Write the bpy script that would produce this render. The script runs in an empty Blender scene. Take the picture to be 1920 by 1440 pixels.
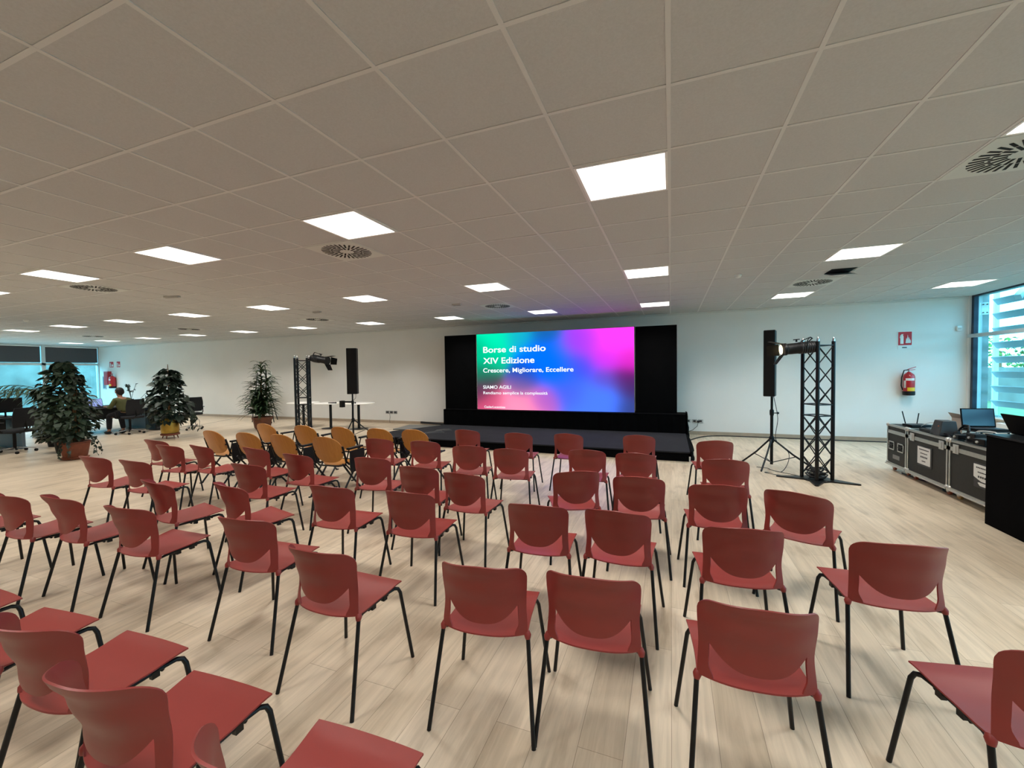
import bpy, bmesh, math, random
from mathutils import Vector, Matrix, Euler
random.seed(7)
PI = math.pi
scene = bpy.context.scene
COL = scene.collection

# ------------------------------------------------------------------ camera, world, exposure
CAM_H = 1.625
cam_data = bpy.data.cameras.new('camera')
cam_data.sensor_fit = 'HORIZONTAL'
cam_data.sensor_width = 36.0
cam_data.lens = 779.8 / 1920.0 * 36.0
cam_data.clip_start = 0.05
cam_data.clip_end = 300
cam = bpy.data.objects.new('camera', cam_data)
COL.objects.link(cam)
yaw, pitch, roll = 0.36515, -0.030707, -0.013825
cf = Vector((-math.sin(yaw) * math.cos(pitch), math.cos(yaw) * math.cos(pitch), math.sin(pitch)))
cr = Vector((math.cos(yaw), math.sin(yaw), 0))
cu = cr.cross(cf)
r2 = cr * math.cos(roll) + cu * math.sin(roll)
u2 = cu * math.cos(roll) - cr * math.sin(roll)
M = Matrix((r2, u2, -cf)).transposed().to_4x4()
M.translation = Vector((0, 0, CAM_H))
cam.matrix_world = M
scene.camera = cam

world = bpy.data.worlds.new('daylight')
scene.world = world
world.use_nodes = True
wn = world.node_tree
wbg = wn.nodes['Background']
wtc = wn.nodes.new('ShaderNodeTexCoord')
wsep = wn.nodes.new('ShaderNodeSeparateXYZ')
wramp = wn.nodes.new('ShaderNodeValToRGB')
wn.links.new(wtc.outputs['Generated'], wsep.inputs[0])
wn.links.new(wsep.outputs['Z'], wramp.inputs[0])
wramp.color_ramp.elements[0].position = 0.0
wramp.color_ramp.elements[0].color = (0.34, 0.76, 0.98, 1)
wramp.color_ramp.elements[1].position = 0.6
wramp.color_ramp.elements[1].color = (0.26, 0.68, 1.0, 1)
wn.links.new(wramp.outputs[0], wbg.inputs['Color'])
wbg.inputs['Strength'].default_value = 10.5

scene.view_settings.view_transform = 'Standard'
scene.view_settings.look = 'None'
scene.view_settings.exposure = 0.0
scene.view_settings.gamma = 1.0
scene.view_settings.use_curve_mapping = False
scene.cycles.max_bounces = 8
scene.cycles.diffuse_bounces = 5
scene.cycles.transparent_max_bounces = 12
scene.cycles.sample_clamp_indirect = 6.0
PANEL_STRENGTH = 2.5      # glow of the diffuser itself
PANEL_WATTS = 22.0        # light thrown down by each panel

# ------------------------------------------------------------------ materials
def srgb(r, g, b):
    f = lambda c: c / 12.92 if c <= 0.04045 else ((c + 0.055) / 1.055) ** 2.4
    return (f(r / 255), f(g / 255), f(b / 255), 1)

def mat(name, color, rough=0.6, metal=0.0, noise=0.0, nscale=20.0, bump=0.0, bscale=200.0, spec=0.5, emit=None, es=0.0, coat=0.0):
    m = bpy.data.materials.new(name)
    m.use_nodes = True
    nt = m.node_tree
    b = nt.nodes['Principled BSDF']
    b.inputs['Base Color'].default_value = color
    b.inputs['Roughness'].default_value = rough
    b.inputs['Metallic'].default_value = metal
    b.inputs['Specular IOR Level'].default_value = spec
    b.inputs['Coat Weight'].default_value = coat
    tc = nt.nodes.new('ShaderNodeTexCoord')
    if noise > 0:
        n = nt.nodes.new('ShaderNodeTexNoise')
        n.inputs['Scale'].default_value = nscale
        n.inputs['Detail'].default_value = 4
        r = nt.nodes.new('ShaderNodeValToRGB')
        d = tuple(max(0, c * (1 - noise)) for c in color[:3]) + (1,)
        l = tuple(min(1, c * (1 + noise)) for c in color[:3]) + (1,)
        r.color_ramp.elements[0].color = d
        r.color_ramp.elements[0].position = 0.3
        r.color_ramp.elements[1].color = l
        r.color_ramp.elements[1].position = 0.7
        nt.links.new(tc.outputs['Object'], n.inputs['Vector'])
        nt.links.new(n.outputs['Fac'], r.inputs[0])
        nt.links.new(r.outputs[0], b.inputs['Base Color'])
    if bump > 0:
        n = nt.nodes.new('ShaderNodeTexNoise')
        n.inputs['Scale'].default_value = bscale
        bp = nt.nodes.new('ShaderNodeBump')
        bp.inputs['Strength'].default_value = bump
        bp.inputs['Distance'].default_value = 0.002
        nt.links.new(tc.outputs['Object'], n.inputs['Vector'])
        nt.links.new(n.outputs['Fac'], bp.inputs['Height'])
        nt.links.new(bp.outputs[0], b.inputs['Normal'])
    if emit:
        b.inputs['Emission Color'].default_value = emit
        b.inputs['Emission Strength'].default_value = es
    return m

def glass_mat(name, tint):
    m = bpy.data.materials.new(name)
    m.use_nodes = True
    nt = m.node_tree
    nt.nodes.clear()
    o = nt.nodes.new('ShaderNodeOutputMaterial')
    t = nt.nodes.new('ShaderNodeBsdfTransparent')
    t.inputs[0].default_value = tint
    g = nt.nodes.new('ShaderNodeBsdfGlossy')
    g.inputs['Roughness'].default_value = 0.02
    g.inputs[0].default_value = (0.9, 1, 1, 1)
    lw = nt.nodes.new('ShaderNodeLayerWeight')
    lw.inputs[0].default_value = 0.5
    pw = nt.nodes.new('ShaderNodeMath'); pw.operation = 'POWER'; pw.inputs[1].default_value = 5.0
    nt.links.new(lw.outputs['Facing'], pw.inputs[0])
    ad = nt.nodes.new('ShaderNodeMath'); ad.operation = 'MULTIPLY_ADD'; ad.inputs[1].default_value = 0.8; ad.inputs[2].default_value = 0.03
    nt.links.new(pw.outputs[0], ad.inputs[0])
    mx = nt.nodes.new('ShaderNodeMixShader')
    nt.links.new(ad.outputs[0], mx.inputs[0])
    nt.links.new(t.outputs[0], mx.inputs[1])
    nt.links.new(g.outputs[0], mx.inputs[2])
    nt.links.new(mx.outputs[0], o.inputs[0])
    return m

MAT = {}
MAT['wall'] = mat('white_wall_paint', srgb(234, 233, 229), 0.85, noise=0.015, nscale=1.5, bump=0.05, bscale=300)
MAT['trim'] = mat('white_trim', srgb(225, 225, 220), 0.5)
MAT['base'] = mat('greige_baseboard', srgb(176, 158, 138), 0.5, noise=0.08, nscale=6)
MAT['sill'] = mat('beige_sill_wall', srgb(196, 184, 168), 0.7)
MAT['red'] = mat('red_brown_plastic', srgb(137, 47, 42), 0.44, noise=0.03, nscale=8, bump=0.12, bscale=700, spec=0.5)
MAT['blackmetal'] = mat('black_powder_coat', srgb(14, 14, 16), 0.4, spec=0.35, bump=0.05, bscale=500)
MAT['black'] = mat('black_plastic', srgb(13, 13, 14), 0.5, spec=0.3)
MAT['cloth'] = mat('black_stage_cloth', srgb(7, 7, 8), 0.95, bump=0.3, bscale=400, spec=0.05, noise=0.2, nscale=5)
MAT['carpet'] = mat('black_stage_carpet', srgb(38, 38, 42), 0.9, bump=0.4, bscale=600, spec=0.15, noise=0.12, nscale=3)
MAT['alu'] = mat('brushed_aluminium', srgb(186, 186, 182), 0.35, 0.85, noise=0.05, nscale=30)
MAT['steel'] = mat('chrome_steel', srgb(205, 205, 208), 0.2, 1.0)
MAT['zinc'] = mat('zinc_plate', srgb(200, 200, 196), 0.4, 0.6)
MAT['case'] = mat('dark_grey_laminate', srgb(42, 42, 40), 0.6, spec=0.3, noise=0.1, nscale=25, bump=0.15, bscale=300)
MAT['matte'] = mat('matt_black_shell', srgb(10, 10, 11), 0.85, spec=0.1)
MAT['paper'] = mat('white_paper', srgb(226, 226, 222), 0.8)
MAT['ink'] = mat('dark_print', srgb(60, 60, 62), 0.8)
MAT['castor'] = mat('orange_castor_tyre', srgb(168, 84, 48), 0.5)
MAT['yellowtyre'] = mat('dull_yellow_castor_tyre', srgb(176, 140, 80), 0.5)
MAT['whitetop'] = mat('white_laminate', srgb(228, 226, 220), 0.35)
MAT['terracotta'] = mat('terracotta', srgb(132, 72, 50), 0.8, noise=0.12, nscale=12)
MAT['terradark'] = mat('brown_terracotta', srgb(116, 70, 50), 0.8, noise=0.12, nscale=12)
MAT['brass'] = mat('hammered_brass', srgb(176, 146, 70), 0.3, 0.9, noise=0.15, nscale=9, bump=0.3, bscale=40)
MAT['soil'] = mat('potting_soil', srgb(60, 45, 34), 0.95, noise=0.3, nscale=30)
MAT['leaf'] = mat('dark_green_leaf', srgb(36, 53, 32), 0.6, noise=0.3, nscale=3)
MAT['leaf2'] = mat('mid_green_leaf', srgb(52, 74, 42), 0.5, noise=0.3, nscale=3)
MAT['leaf3'] = mat('glossy_dark_leaf', srgb(33, 50, 38), 0.55, noise=0.25, nscale=3)
MAT['palm'] = mat('grey_green_palm', srgb(86, 112, 84), 0.5, noise=0.2, nscale=3)
MAT['stem'] = mat('brown_stem', srgb(120, 88, 56), 0.8, noise=0.2, nscale=20)
MAT['firered'] = mat('fire_red', srgb(178, 24, 36), 0.3, coat=0.4)
MAT['signred'] = mat('sign_red', srgb(196, 30, 44), 0.5)
MAT['signwhite'] = mat('sign_white', srgb(238, 238, 236), 0.5)
MAT['yellow'] = mat('label_yellow', srgb(230, 190, 40), 0.5)
MAT['grey'] = mat('light_grey_plastic', srgb(190, 190, 186), 0.5)
MAT['midgrey'] = mat('mid_grey_plastic', srgb(122, 122, 120), 0.5)
MAT['darkgrey'] = mat('dark_grey_plastic', srgb(46, 46, 48), 0.5)
MAT['blind'] = mat('dark_roller_blind', srgb(74, 74, 78), 0.9, bump=0.2, bscale=500)
MAT['darkframe'] = mat('dark_window_frame', srgb(34, 44, 62), 0.4, 0.3)
MAT['lightframe'] = mat('light_window_frame', srgb(196, 204, 206), 0.4, 0.2)
MAT['glass'] = glass_mat('tinted_window_glass', (0.80, 0.96, 0.98, 1))
MAT['louver'] = mat('grey_blue_louver', srgb(140, 156, 158), 0.5)
MAT['olive'] = mat('olive_knit', srgb(90, 92, 56), 0.9, bump=0.3, bscale=200)
MAT['trousers'] = mat('dark_trousers', srgb(26, 26, 32), 0.9)
MAT['skin'] = mat('skin', srgb(176, 128, 104), 0.6)
MAT['hair'] = mat('dark_brown_hair', srgb(38, 26, 22), 0.7, bump=0.5, bscale=150)
MAT['deskblack'] = mat('black_desk', srgb(20, 20, 22), 0.6)
MAT['mesh'] = mat('black_mesh_fabric', srgb(26, 28, 32), 0.9)
MAT['bluegrey'] = mat('blue_grey_panel', srgb(92, 108, 120), 0.5)
MAT['screenblue'] = mat('pale_blue_laptop_screen', srgb(120, 140, 200), 0.4, emit=srgb(150, 165, 225), es=0.7)
MAT['darkscreen'] = mat('dim_blue_laptop_screen', srgb(16, 24, 48), 0.15, emit=srgb(26, 34, 66), es=0.12)
MAT['board'] = mat('grey_stage_board', srgb(96, 98, 96), 0.35)
MAT['hatch'] = mat('dark_duct', srgb(14, 14, 16), 0.9)
MAT['diffuser'] = mat('white_air_diffuser', srgb(206, 210, 206), 0.5)
MAT['warm'] = mat('lit_lens', (1, 0.75, 0.4, 1), 0.4, emit=(1.0, 0.80, 0.42, 1), es=6.0)
MAT['led'] = mat('lit_ceiling_panel', (1, 1, 1, 1), 0.5, emit=(1.0, 0.95, 0.88, 1), es=PANEL_STRENGTH)
MAT['text'] = mat('white_screen_text', (0.3, 0.3, 0.3, 1), 0.5, emit=(0.86, 0.95, 1.0, 1), es=1.0)
MAT['cord'] = mat('black_rubber_cable', srgb(18, 18, 20), 0.5)
MAT['whitecord'] = mat('white_cable', srgb(214, 214, 210), 0.5)
MAT['stone'] = mat('stone_wall', srgb(104, 106, 98), 0.9, noise=0.35, nscale=1.2)
MAT['lawn'] = mat('lawn', srgb(84, 104, 60), 0.95, noise=0.3, nscale=1.5)
MAT['paving'] = mat('pale_paving', srgb(140, 140, 132), 0.9, noise=0.1, nscale=2)
MAT['bush'] = mat('green_bush', srgb(74, 112, 36), 0.9, noise=0.4, nscale=2)
MAT['concrete'] = mat('outer_wall', srgb(190, 200, 196), 0.8)

def wood_seat():
    m = mat('honey_plywood', srgb(196, 132, 52), 0.42, coat=0.2)
    nt = m.node_tree
    b = nt.nodes['Principled BSDF']
    tc = nt.nodes.new('ShaderNodeTexCoord')
    mp = nt.nodes.new('ShaderNodeMapping')
    mp.inputs['Scale'].default_value = (55, 4, 4)
    n = nt.nodes.new('ShaderNodeTexNoise')
    n.inputs['Scale'].default_value = 1.6
    n.inputs['Detail'].default_value = 5
    r = nt.nodes.new('ShaderNodeValToRGB')
    r.color_ramp.elements[0].color = srgb(170, 106, 34)
    r.color_ramp.elements[1].color = srgb(202, 138, 56)
    nt.links.new(tc.outputs['Object'], mp.inputs[0])
    nt.links.new(mp.outputs[0], n.inputs['Vector'])
    nt.links.new(n.outputs['Fac'], r.inputs[0])
    nt.links.new(r.outputs[0], b.inputs['Base Color'])
    return m
MAT['wood'] = wood_seat()

def floor_mat():
    m = bpy.data.materials.new('bleached_oak_planks')
    m.use_nodes = True
    nt = m.node_tree
    b = nt.nodes['Principled BSDF']
    L = nt.links.new
    geo = nt.nodes.new('ShaderNodeNewGeometry')
    mp = nt.nodes.new('ShaderNodeMapping')
    mp.inputs['Rotation'].default_value = (0, 0, PI / 2)
    L(geo.outputs['Position'], mp.inputs[0])
    br = nt.nodes.new('ShaderNodeTexBrick')
    br.inputs['Scale'].default_value = 1.0
    br.inputs['Brick Width'].default_value = 1.26
    br.inputs['Row Height'].default_value = 0.19
    br.inputs['Mortar Size'].default_value = 0.0012
    br.inputs['Mortar Smooth'].default_value = 0.3
    br.offset = 0.37
    br.offset_frequency = 2
    br.inputs['Color1'].default_value = srgb(214, 197, 174)
    br.inputs['Color2'].default_value = srgb(200, 182, 158)
    br.inputs['Mortar'].default_value = srgb(140, 124, 104)
    L(mp.outputs[0], br.inputs['Vector'])
    # long grain
    m2 = nt.nodes.new('ShaderNodeMapping')
    m2.inputs['Scale'].default_value = (26, 1.7, 1)
    L(geo.outputs['Position'], m2.inputs[0])
    n1 = nt.nodes.new('ShaderNodeTexNoise')
    n1.inputs['Scale'].default_value = 1.0
    n1.inputs['Detail'].default_value = 6
    n1.inputs['Roughness'].default_value = 0.6
    n1.inputs['Distortion'].default_value = 0.6
    L(m2.outputs[0], n1.inputs['Vector'])
    r1 = nt.nodes.new('ShaderNodeValToRGB')
    r1.color_ramp.elements[0].position = 0.32
    r1.color_ramp.elements[0].color = (0.80, 0.79, 0.77, 1)
    r1.color_ramp.elements[1].position = 0.62
    r1.color_ramp.elements[1].color = (1.03, 1.03, 1.02, 1)
    L(n1.outputs['Fac'], r1.inputs[0])
    # darker knots and smudges
    m3 = nt.nodes.new('ShaderNodeMapping')
    m3.inputs['Scale'].default_value = (7, 2.0, 1)
    L(geo.outputs['Position'], m3.inputs[0])
    n2 = nt.nodes.new('ShaderNodeTexNoise')
    n2.inputs['Scale'].default_value = 1.0
    n2.inputs['Detail'].default_value = 5
    n2.inputs['Distortion'].default_value = 0.3
    L(m3.outputs[0], n2.inputs['Vector'])
    r2_ = nt.nodes.new('ShaderNodeValToRGB')
    r2_.color_ramp.elements[0].position = 0.30
    r2_.color_ramp.elements[0].color = (0.72, 0.69, 0.66, 1)
    r2_.color_ramp.elements[1].position = 0.46
    r2_.color_ramp.elements[1].color = (1, 1, 1, 1)
    L(n2.outputs['Fac'], r2_.inputs[0])
    mx = nt.nodes.new('ShaderNodeMix'); mx.data_type = 'RGBA'; mx.blend_type = 'MULTIPLY'
    mx.inputs['Factor'].default_value = 1
    L(br.outputs['Color'], mx.inputs['A']); L(r1.outputs[0], mx.inputs['B'])
    mx2 = nt.nodes.new('ShaderNodeMix'); mx2.data_type = 'RGBA'; mx2.blend_type = 'MULTIPLY'
    mx2.inputs['Factor'].default_value = 1
    L(mx.outputs['Result'], mx2.inputs['A']); L(r2_.outputs[0], mx2.inputs['B'])
    L(mx2.outputs['Result'], b.inputs['Base Color'])
    b.inputs['Roughness'].default_value = 0.36
    b.inputs['Specular IOR Level'].default_value = 0.45
    bp = nt.nodes.new('ShaderNodeBump')
    bp.inputs['Strength'].default_value = 0.15
    bp.inputs['Distance'].default_value = 0.002
    L(n1.outputs['Fac'], bp.inputs['Height'])
    L(bp.outputs[0], b.inputs['Normal'])
    return m
MAT['floor'] = floor_mat()

def ceiling_mat():
    m = mat('mineral_fibre_tile', srgb(194, 196, 197), 0.95, noise=0.04, nscale=90, bump=0.35, bscale=260, spec=0.2)
    return m
MAT['tile'] = ceiling_mat()
MAT['tbar'] = mat('ceiling_t_bar', srgb(211, 212, 211), 0.5)

# ------------------------------------------------------------------ mesh helpers
class MB:
    def __init__(s):
        s.v = []; s.f = []
    def add(s, vs, fs, mtx=None):
        o = len(s.v)
        for p in vs:
            p = Vector(p)
            if mtx is not None: p = mtx @ p
            s.v.append(p)
        for f in fs: s.f.append([i + o for i in f])
        return s
    def box(s, x0, x1, y0, y1, z0, z1, mtx=None):
        vs = [(x0, y0, z0), (x1, y0, z0), (x1, y1, z0), (x0, y1, z0), (x0, y0, z1), (x1, y0, z1), (x1, y1, z1), (x0, y1, z1)]
        return s.add(vs, [(0, 3, 2, 1), (4, 5, 6, 7), (0, 1, 5, 4), (1, 2, 6, 5), (2, 3, 7, 6), (3, 0, 4, 7)], mtx)
    def bar(s, a, b, w, h=None):
        """rectangular bar from a to b"""
        h = h or w
        a = Vector(a); b = Vector(b); d = (b - a); L = d.length
        q = d.to_track_quat('Z', 'Y').to_matrix().to_4x4(); q.translation = a
        return s.box(-w / 2, w / 2, -h / 2, h / 2, 0, L, q)
    def tube(s, pts, r, n=10, caps=True):
        pts = [Vector(p) for p in pts]
        rs = r if isinstance(r, (list, tuple)) else [r] * len(pts)
        vs = []; fs = []
        up = None
        for i, p in enumerate(pts):
            if i == 0: d = pts[1] - pts[0]
            elif i == len(pts) - 1: d = pts[-1] - pts[-2]
            else: d = (pts[i + 1] - pts[i]).normalized() + (pts[i] - pts[i - 1]).normalized()
            if d.length < 1e-9: d = Vector((0, 0, 1))
            d.normalize()
            if up is None:
                up = Vector((0, 0, 1)) if abs(d.z) < 0.9 else Vector((1, 0, 0))
            a = d.cross(up)
            if a.length < 1e-6: a = d.cross(Vector((0.3, 1, 0)))
            a.normalize(); b = a.cross(d).normalized(); up = b
            for k in range(n):
                t = 2 * PI * k / n
                vs.append(p + (a * math.cos(t) + b * math.sin(t)) * rs[i])
        for i in range(len(pts) - 1):
            for k in range(n):
                k2 = (k + 1) % n
                fs.append((i * n + k, i * n + k2, (i + 1) * n + k2, (i + 1) * n + k))
        if caps:
            fs.append(tuple(range(n)))
            fs.append(tuple(reversed(range((len(pts) - 1) * n, len(pts) * n))))
        return s.add(vs, fs)
    def lathe(s, prof, n=24, c=(0, 0, 0), mtx=None):
        vs = []; fs = []
        for (r, z) in prof:
            for k in range(n):
                t = 2 * PI * k / n
                vs.append((c[0] + r * math.cos(t), c[1] + r * math.sin(t), c[2] + z))
        for i in range(len(prof) - 1):
            for k in range(n):
                k2 = (k + 1) % n
                fs.append((i * n + k, i * n + k2, (i + 1) * n + k2, (i + 1) * n + k))
        fs.append(tuple(reversed(range(n))))
        fs.append(tuple(range((len(prof) - 1) * n, len(prof) * n)))
        return s.add(vs, fs, mtx)
    def prism(s, poly, z0, z1, mtx=None):
        n = len(poly)
        vs = [(x, y, z0) for x, y in poly] + [(x, y, z1) for x, y in poly]
        fs = [tuple(reversed(range(n))), tuple(range(n, 2 * n))]
        for i in range(n):
            j = (i + 1) % n
            fs.append((i, j, n + j, n + i))
        return s.add(vs, fs, mtx)
    def ball(s, c, rx, ry=None, rz=None, n=12, m=8, mtx=None):
        ry = ry or rx; rz = rz or rx
        prof = []
        vs = []; fs = []
        for i in range(m + 1):
            ph = -PI / 2 + PI * i / m
            for k in range(n):
                t = 2 * PI * k / n
                vs.append((c[0] + rx * math.cos(ph) * math.cos(t), c[1] + ry * math.cos(ph) * math.sin(t), c[2] + rz * math.sin(ph)))
        for i in range(m):
            for k in range(n):
                k2 = (k + 1) % n
                fs.append((i * n + k, i * n + k2, (i + 1) * n + k2, (i + 1) * n + k))
        return s.add(vs, fs, mtx)
    def mesh(s, name, m, smooth=True, weld=False):
        me = bpy.data.meshes.new(name)
        me.from_pydata([tuple(p) for p in s.v], [], s.f)
        if weld:
            bm = bmesh.new(); bm.from_mesh(me)
            bmesh.ops.remove_doubles(bm, verts=bm.verts, dist=1e-5)
            bm.to_mesh(me); bm.free()
        me.materials.append(MAT[m] if isinstance(m, str) else m)
        me.update()
        if smooth:
            me.polygons.foreach_set('use_smooth', [True] * len(me.polygons))
            me.set_sharp_from_angle(angle=math.radians(38))
        return me
    def build(s, name, m, parent=None, smooth=True, bevel=0, weld=False):
        o = bpy.data.objects.new(name, s.mesh(name, m, smooth, weld))
        COL.objects.link(o)
        if parent is not None: o.parent = parent
        if bevel:
            b = o.modifiers.new('bevel', 'BEVEL')
            b.width = bevel; b.segments = 2; b.limit_method = 'ANGLE'
        return o

def tag(o, label=None, cat=None, group=None, kind=None):
    if label: o['label'] = label
    if cat: o['category'] = cat
    if group: o['group'] = group
    if kind: o['kind'] = kind
    return o

def thing(name, loc, label, cat, rz=0.0, group=None):
    o = bpy.data.objects.new(name, None)
    o.empty_display_size = 0.1
    COL.objects.link(o)
    o.location = loc
    o.rotation_euler = (0, 0, rz)
    return tag(o, label, cat, group)

def dup(root, loc, rz, label, group=None):
    r = root.copy(); COL.objects.link(r)
    r.location = loc; r.rotation_euler = (0, 0, rz)
    r['label'] = label
    if group: r['group'] = group
    for ch in list(root.children):
        c = ch.copy(); COL.objects.link(c); c.parent = r
        for g in list(ch.children):
            d = g.copy(); COL.objects.link(d); d.parent = c
    return r

def struct(o):
    o['kind'] = 'structure'
    return o

def text_mesh(body, size, bold=0.0, extrude=0.001, width=None):
    cu_ = bpy.data.curves.new('text', 'FONT')
    cu_.body = body; cu_.size = size; cu_.extrude = extrude; cu_.offset = bold
    ob = bpy.data.objects.new('text', cu_)
    COL.objects.link(ob)
    dg = bpy.context.evaluated_depsgraph_get()
    me = bpy.data.meshes.new_from_object(ob.evaluated_get(dg))
    COL.objects.unlink(ob)
    bpy.data.objects.remove(ob)
    if width:
        xs = [v.co.x for v in me.vertices]
        k = width / (max(xs) - min(xs)); x0 = min(xs)
        for v in me.vertices: v.co.x = (v.co.x - x0) * k
    return me

def text_obj(name, body, size, m, mtx, parent, bold=0.0, width=None):
    me = text_mesh(body, size, bold, 0.0008, width)
    me.transform(mtx)
    me.materials.clear(); me.materials.append(MAT[m])
    o = bpy.data.objects.new(name, me); COL.objects.link(o)
    if parent is not None: o.parent = parent
    return o

# ------------------------------------------------------------------ room
T = 0.625
XO, YO = -0.008, 2.835           # ceiling grid origin
XL, XR, YB, YF, H = -24.66, 5.60, 11.17, -6.0, 3.007
def gx(u): return XO + u * T * 0.9916
def gy(v): return YO + v * T

b = MB(); b.add([(XL, YF, 0), (XR, YF, 0), (XR, YB, 0), (XL, YB, 0), (XL, YF, -.1), (XR, YF, -.1), (XR, YB, -.1), (XL, YB, -.1)],
                [(0, 1, 2, 3), (7, 6, 5, 4), (0, 4, 5, 1), (1, 5, 6, 2), (2, 6, 7, 3), (3, 7, 4, 0)])
struct(b.build('floor', 'floor', smooth=False))
b = MB(); b.box(XL - .3, XR + .3, YF - .3, YB + .3, H, H + .12)
ceil_o = struct(b.build('ceiling', 'tile', smooth=False))
g = MB()
for u in range(-40, 10):
    x = gx(u)
    if XL + .05 < x < XR - .05: g.box(x - .011, x + .011, YF, YB, H - .004, H)
for v in range(-15, 14):
    y = gy(v)
    if YF + .05 < y < YB - .05: g.box(XL, XR, y - .011, y + .011, H - .0035, H)
struct(g.build('ceiling_grid', 'tbar', ceil_o, smooth=False))
struct(MB().box(XL - .3, XR, YB, YB + .3, 0, H).build('wall_back', 'wall', smooth=False))
struct(MB().box(XL - .3, XR + .3, YF - .3, YF, 0, H).build('wall_front', 'wall', smooth=False))
wr = MB().box(XR, XR + .14, YF, YB, 0, .63)
struct(wr.build('wall_right', 'sill', smooth=False))
wr = MB().box(XR, XR + .1, YB - .06, YB, .63, H); wr.box(XR, XR + .3, YF, -.23, .63, H)  # long box, out of view, added in place of windows to cut daylight from behind
struct(wr.build('wall_right_jamb', 'wall', smooth=False))
wl = MB().box(XL - .3, XL, YF, -.74, 0, H)  # unseen solid stretch behind the camera, shaped to hold back window light
wl.box(XL - .3, XL, -.74, YB, 0, .05)
struct(wl.build('wall_left', 'wall', smooth=False))
# baseboards and cornice
bb = MB().box(XL, XR, YB - .015, YB, 0, .085)
struct(bb.build('baseboard_back', 'base', smooth=False))
bb = MB().box(XR - .015, XR, YF, YB, 0, .085)
struct(bb.build('baseboard_right', 'base', smooth=False))
co = MB().box(XL, XR, YB - .035, YB, H - .045, H)
struct(co.build('trim_1', 'trim', smooth=False, bevel=.006))
co = MB().box(-15.55, -15.515, 11.1, 11.14, 0, .003)
sm = MB(); sm.bar((-13.46, 7.1, .001), (-15.46, 11.14, .001), .025, .002)
struct(sm.build('trim_2', 'darkgrey', smooth=False))

# ------------------------------------------------------------------ windows
def window_right():
    w = MB()
    X0, X1 = XR + .02, XR + .09
    ys = [YB - .10, 8.35, 5.5, 2.65, -.2]
    w.box(X0, X1, ys[0] - .05, ys[0] + .02, .63, H)
    for y in ys[1:]: w.box(X0, X1, y - .03, y + .03, .63, H)
    w.box(X0, X1, ys[-1], ys[0], H - .03, H)
    o = struct(w.build('window_1', 'darkframe', smooth=False))
    t = MB().box(XR - .01, X1 + .01, ys[-1], ys[0] + .1, 2.17, 2.24)
    struct(t.build('transom', 'lightframe', o, smooth=False, bevel=.004))
    s = MB().box(XR - .06, X1, ys[-1], ys[0] + .02, .60, .635)
    struct(s.build('window_sill', 'sill', o, smooth=False, bevel=.004))
    gl = MB()
    for i in range(len(ys) - 1):
        for z0, z1 in ((.66, 2.17), (2.24, H - .03)):
            gl.box(XR + .05, XR + .06, ys[i + 1] + .03, ys[i] - .04, z0, z1)
    struct(gl.build('glass', 'glass', o, smooth=False))
window_right()

def window_left():
    ys = [YB, 9.42, 6.9, 4.4, 1.9, -.6]
    w = MB()
    X0, X1 = XL - .12, XL - .02
    w.box(X0, X1, ys[0] - .04, ys[0], .05, H)
    for y in ys[1:]:
        w.box(X0, X1 + .03, y - .14, y - .02, .05, H)
    w.box(X0, X1, ys[-1], ys[0], H - .05, H)
    o = struct(w.build('window_2', 'lightframe', smooth=False))
    t = MB().box(X0, X1 + .03, ys[-1], ys[0], 2.15, 2.24)
    struct(t.build('transom', 'lightframe', o, smooth=False))
    gl = MB()
    for i in range(len(ys) - 1):
        for z0, z1 in ((.05, 2.15), (2.24, H - .05)):
            gl.box(XL - .08, XL - .07, ys[i + 1] - .02, ys[i] - .14 if i else ys[i] - .04, z0, z1)
    struct(gl.build('glass', 'glass', o, smooth=False))
    names = ['far left window bay next to the stage wall', 'window bay left of the one at the corner']
    for i in range(len(ys) - 1):
        y1 = ys[i] - (.16 if i else .05); y0 = ys[i + 1] - .01
        bl = MB().box(XL - .045, XL - .035, y0, y1, 2.27, 2.93)
        lab = ('dark grey roller blind in the ' + names[i]) if i < 2 else 'dark grey roller blind in the hidden left window bay %s' % ['three', 'four', 'five', 'six'][i - 2]
        ro = thing('roller_blind', (0, 0, 0), lab, 'blind', group='roller blinds on the far left windows')
        bl.build('blind_fabric', 'blind', ro, smooth=False)
        MB().tube([(XL - .04, y0, 2.945), (XL - .04, y1, 2.945)], .022).build('roller_tube', 'signwhite', ro)
window_left()

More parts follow.
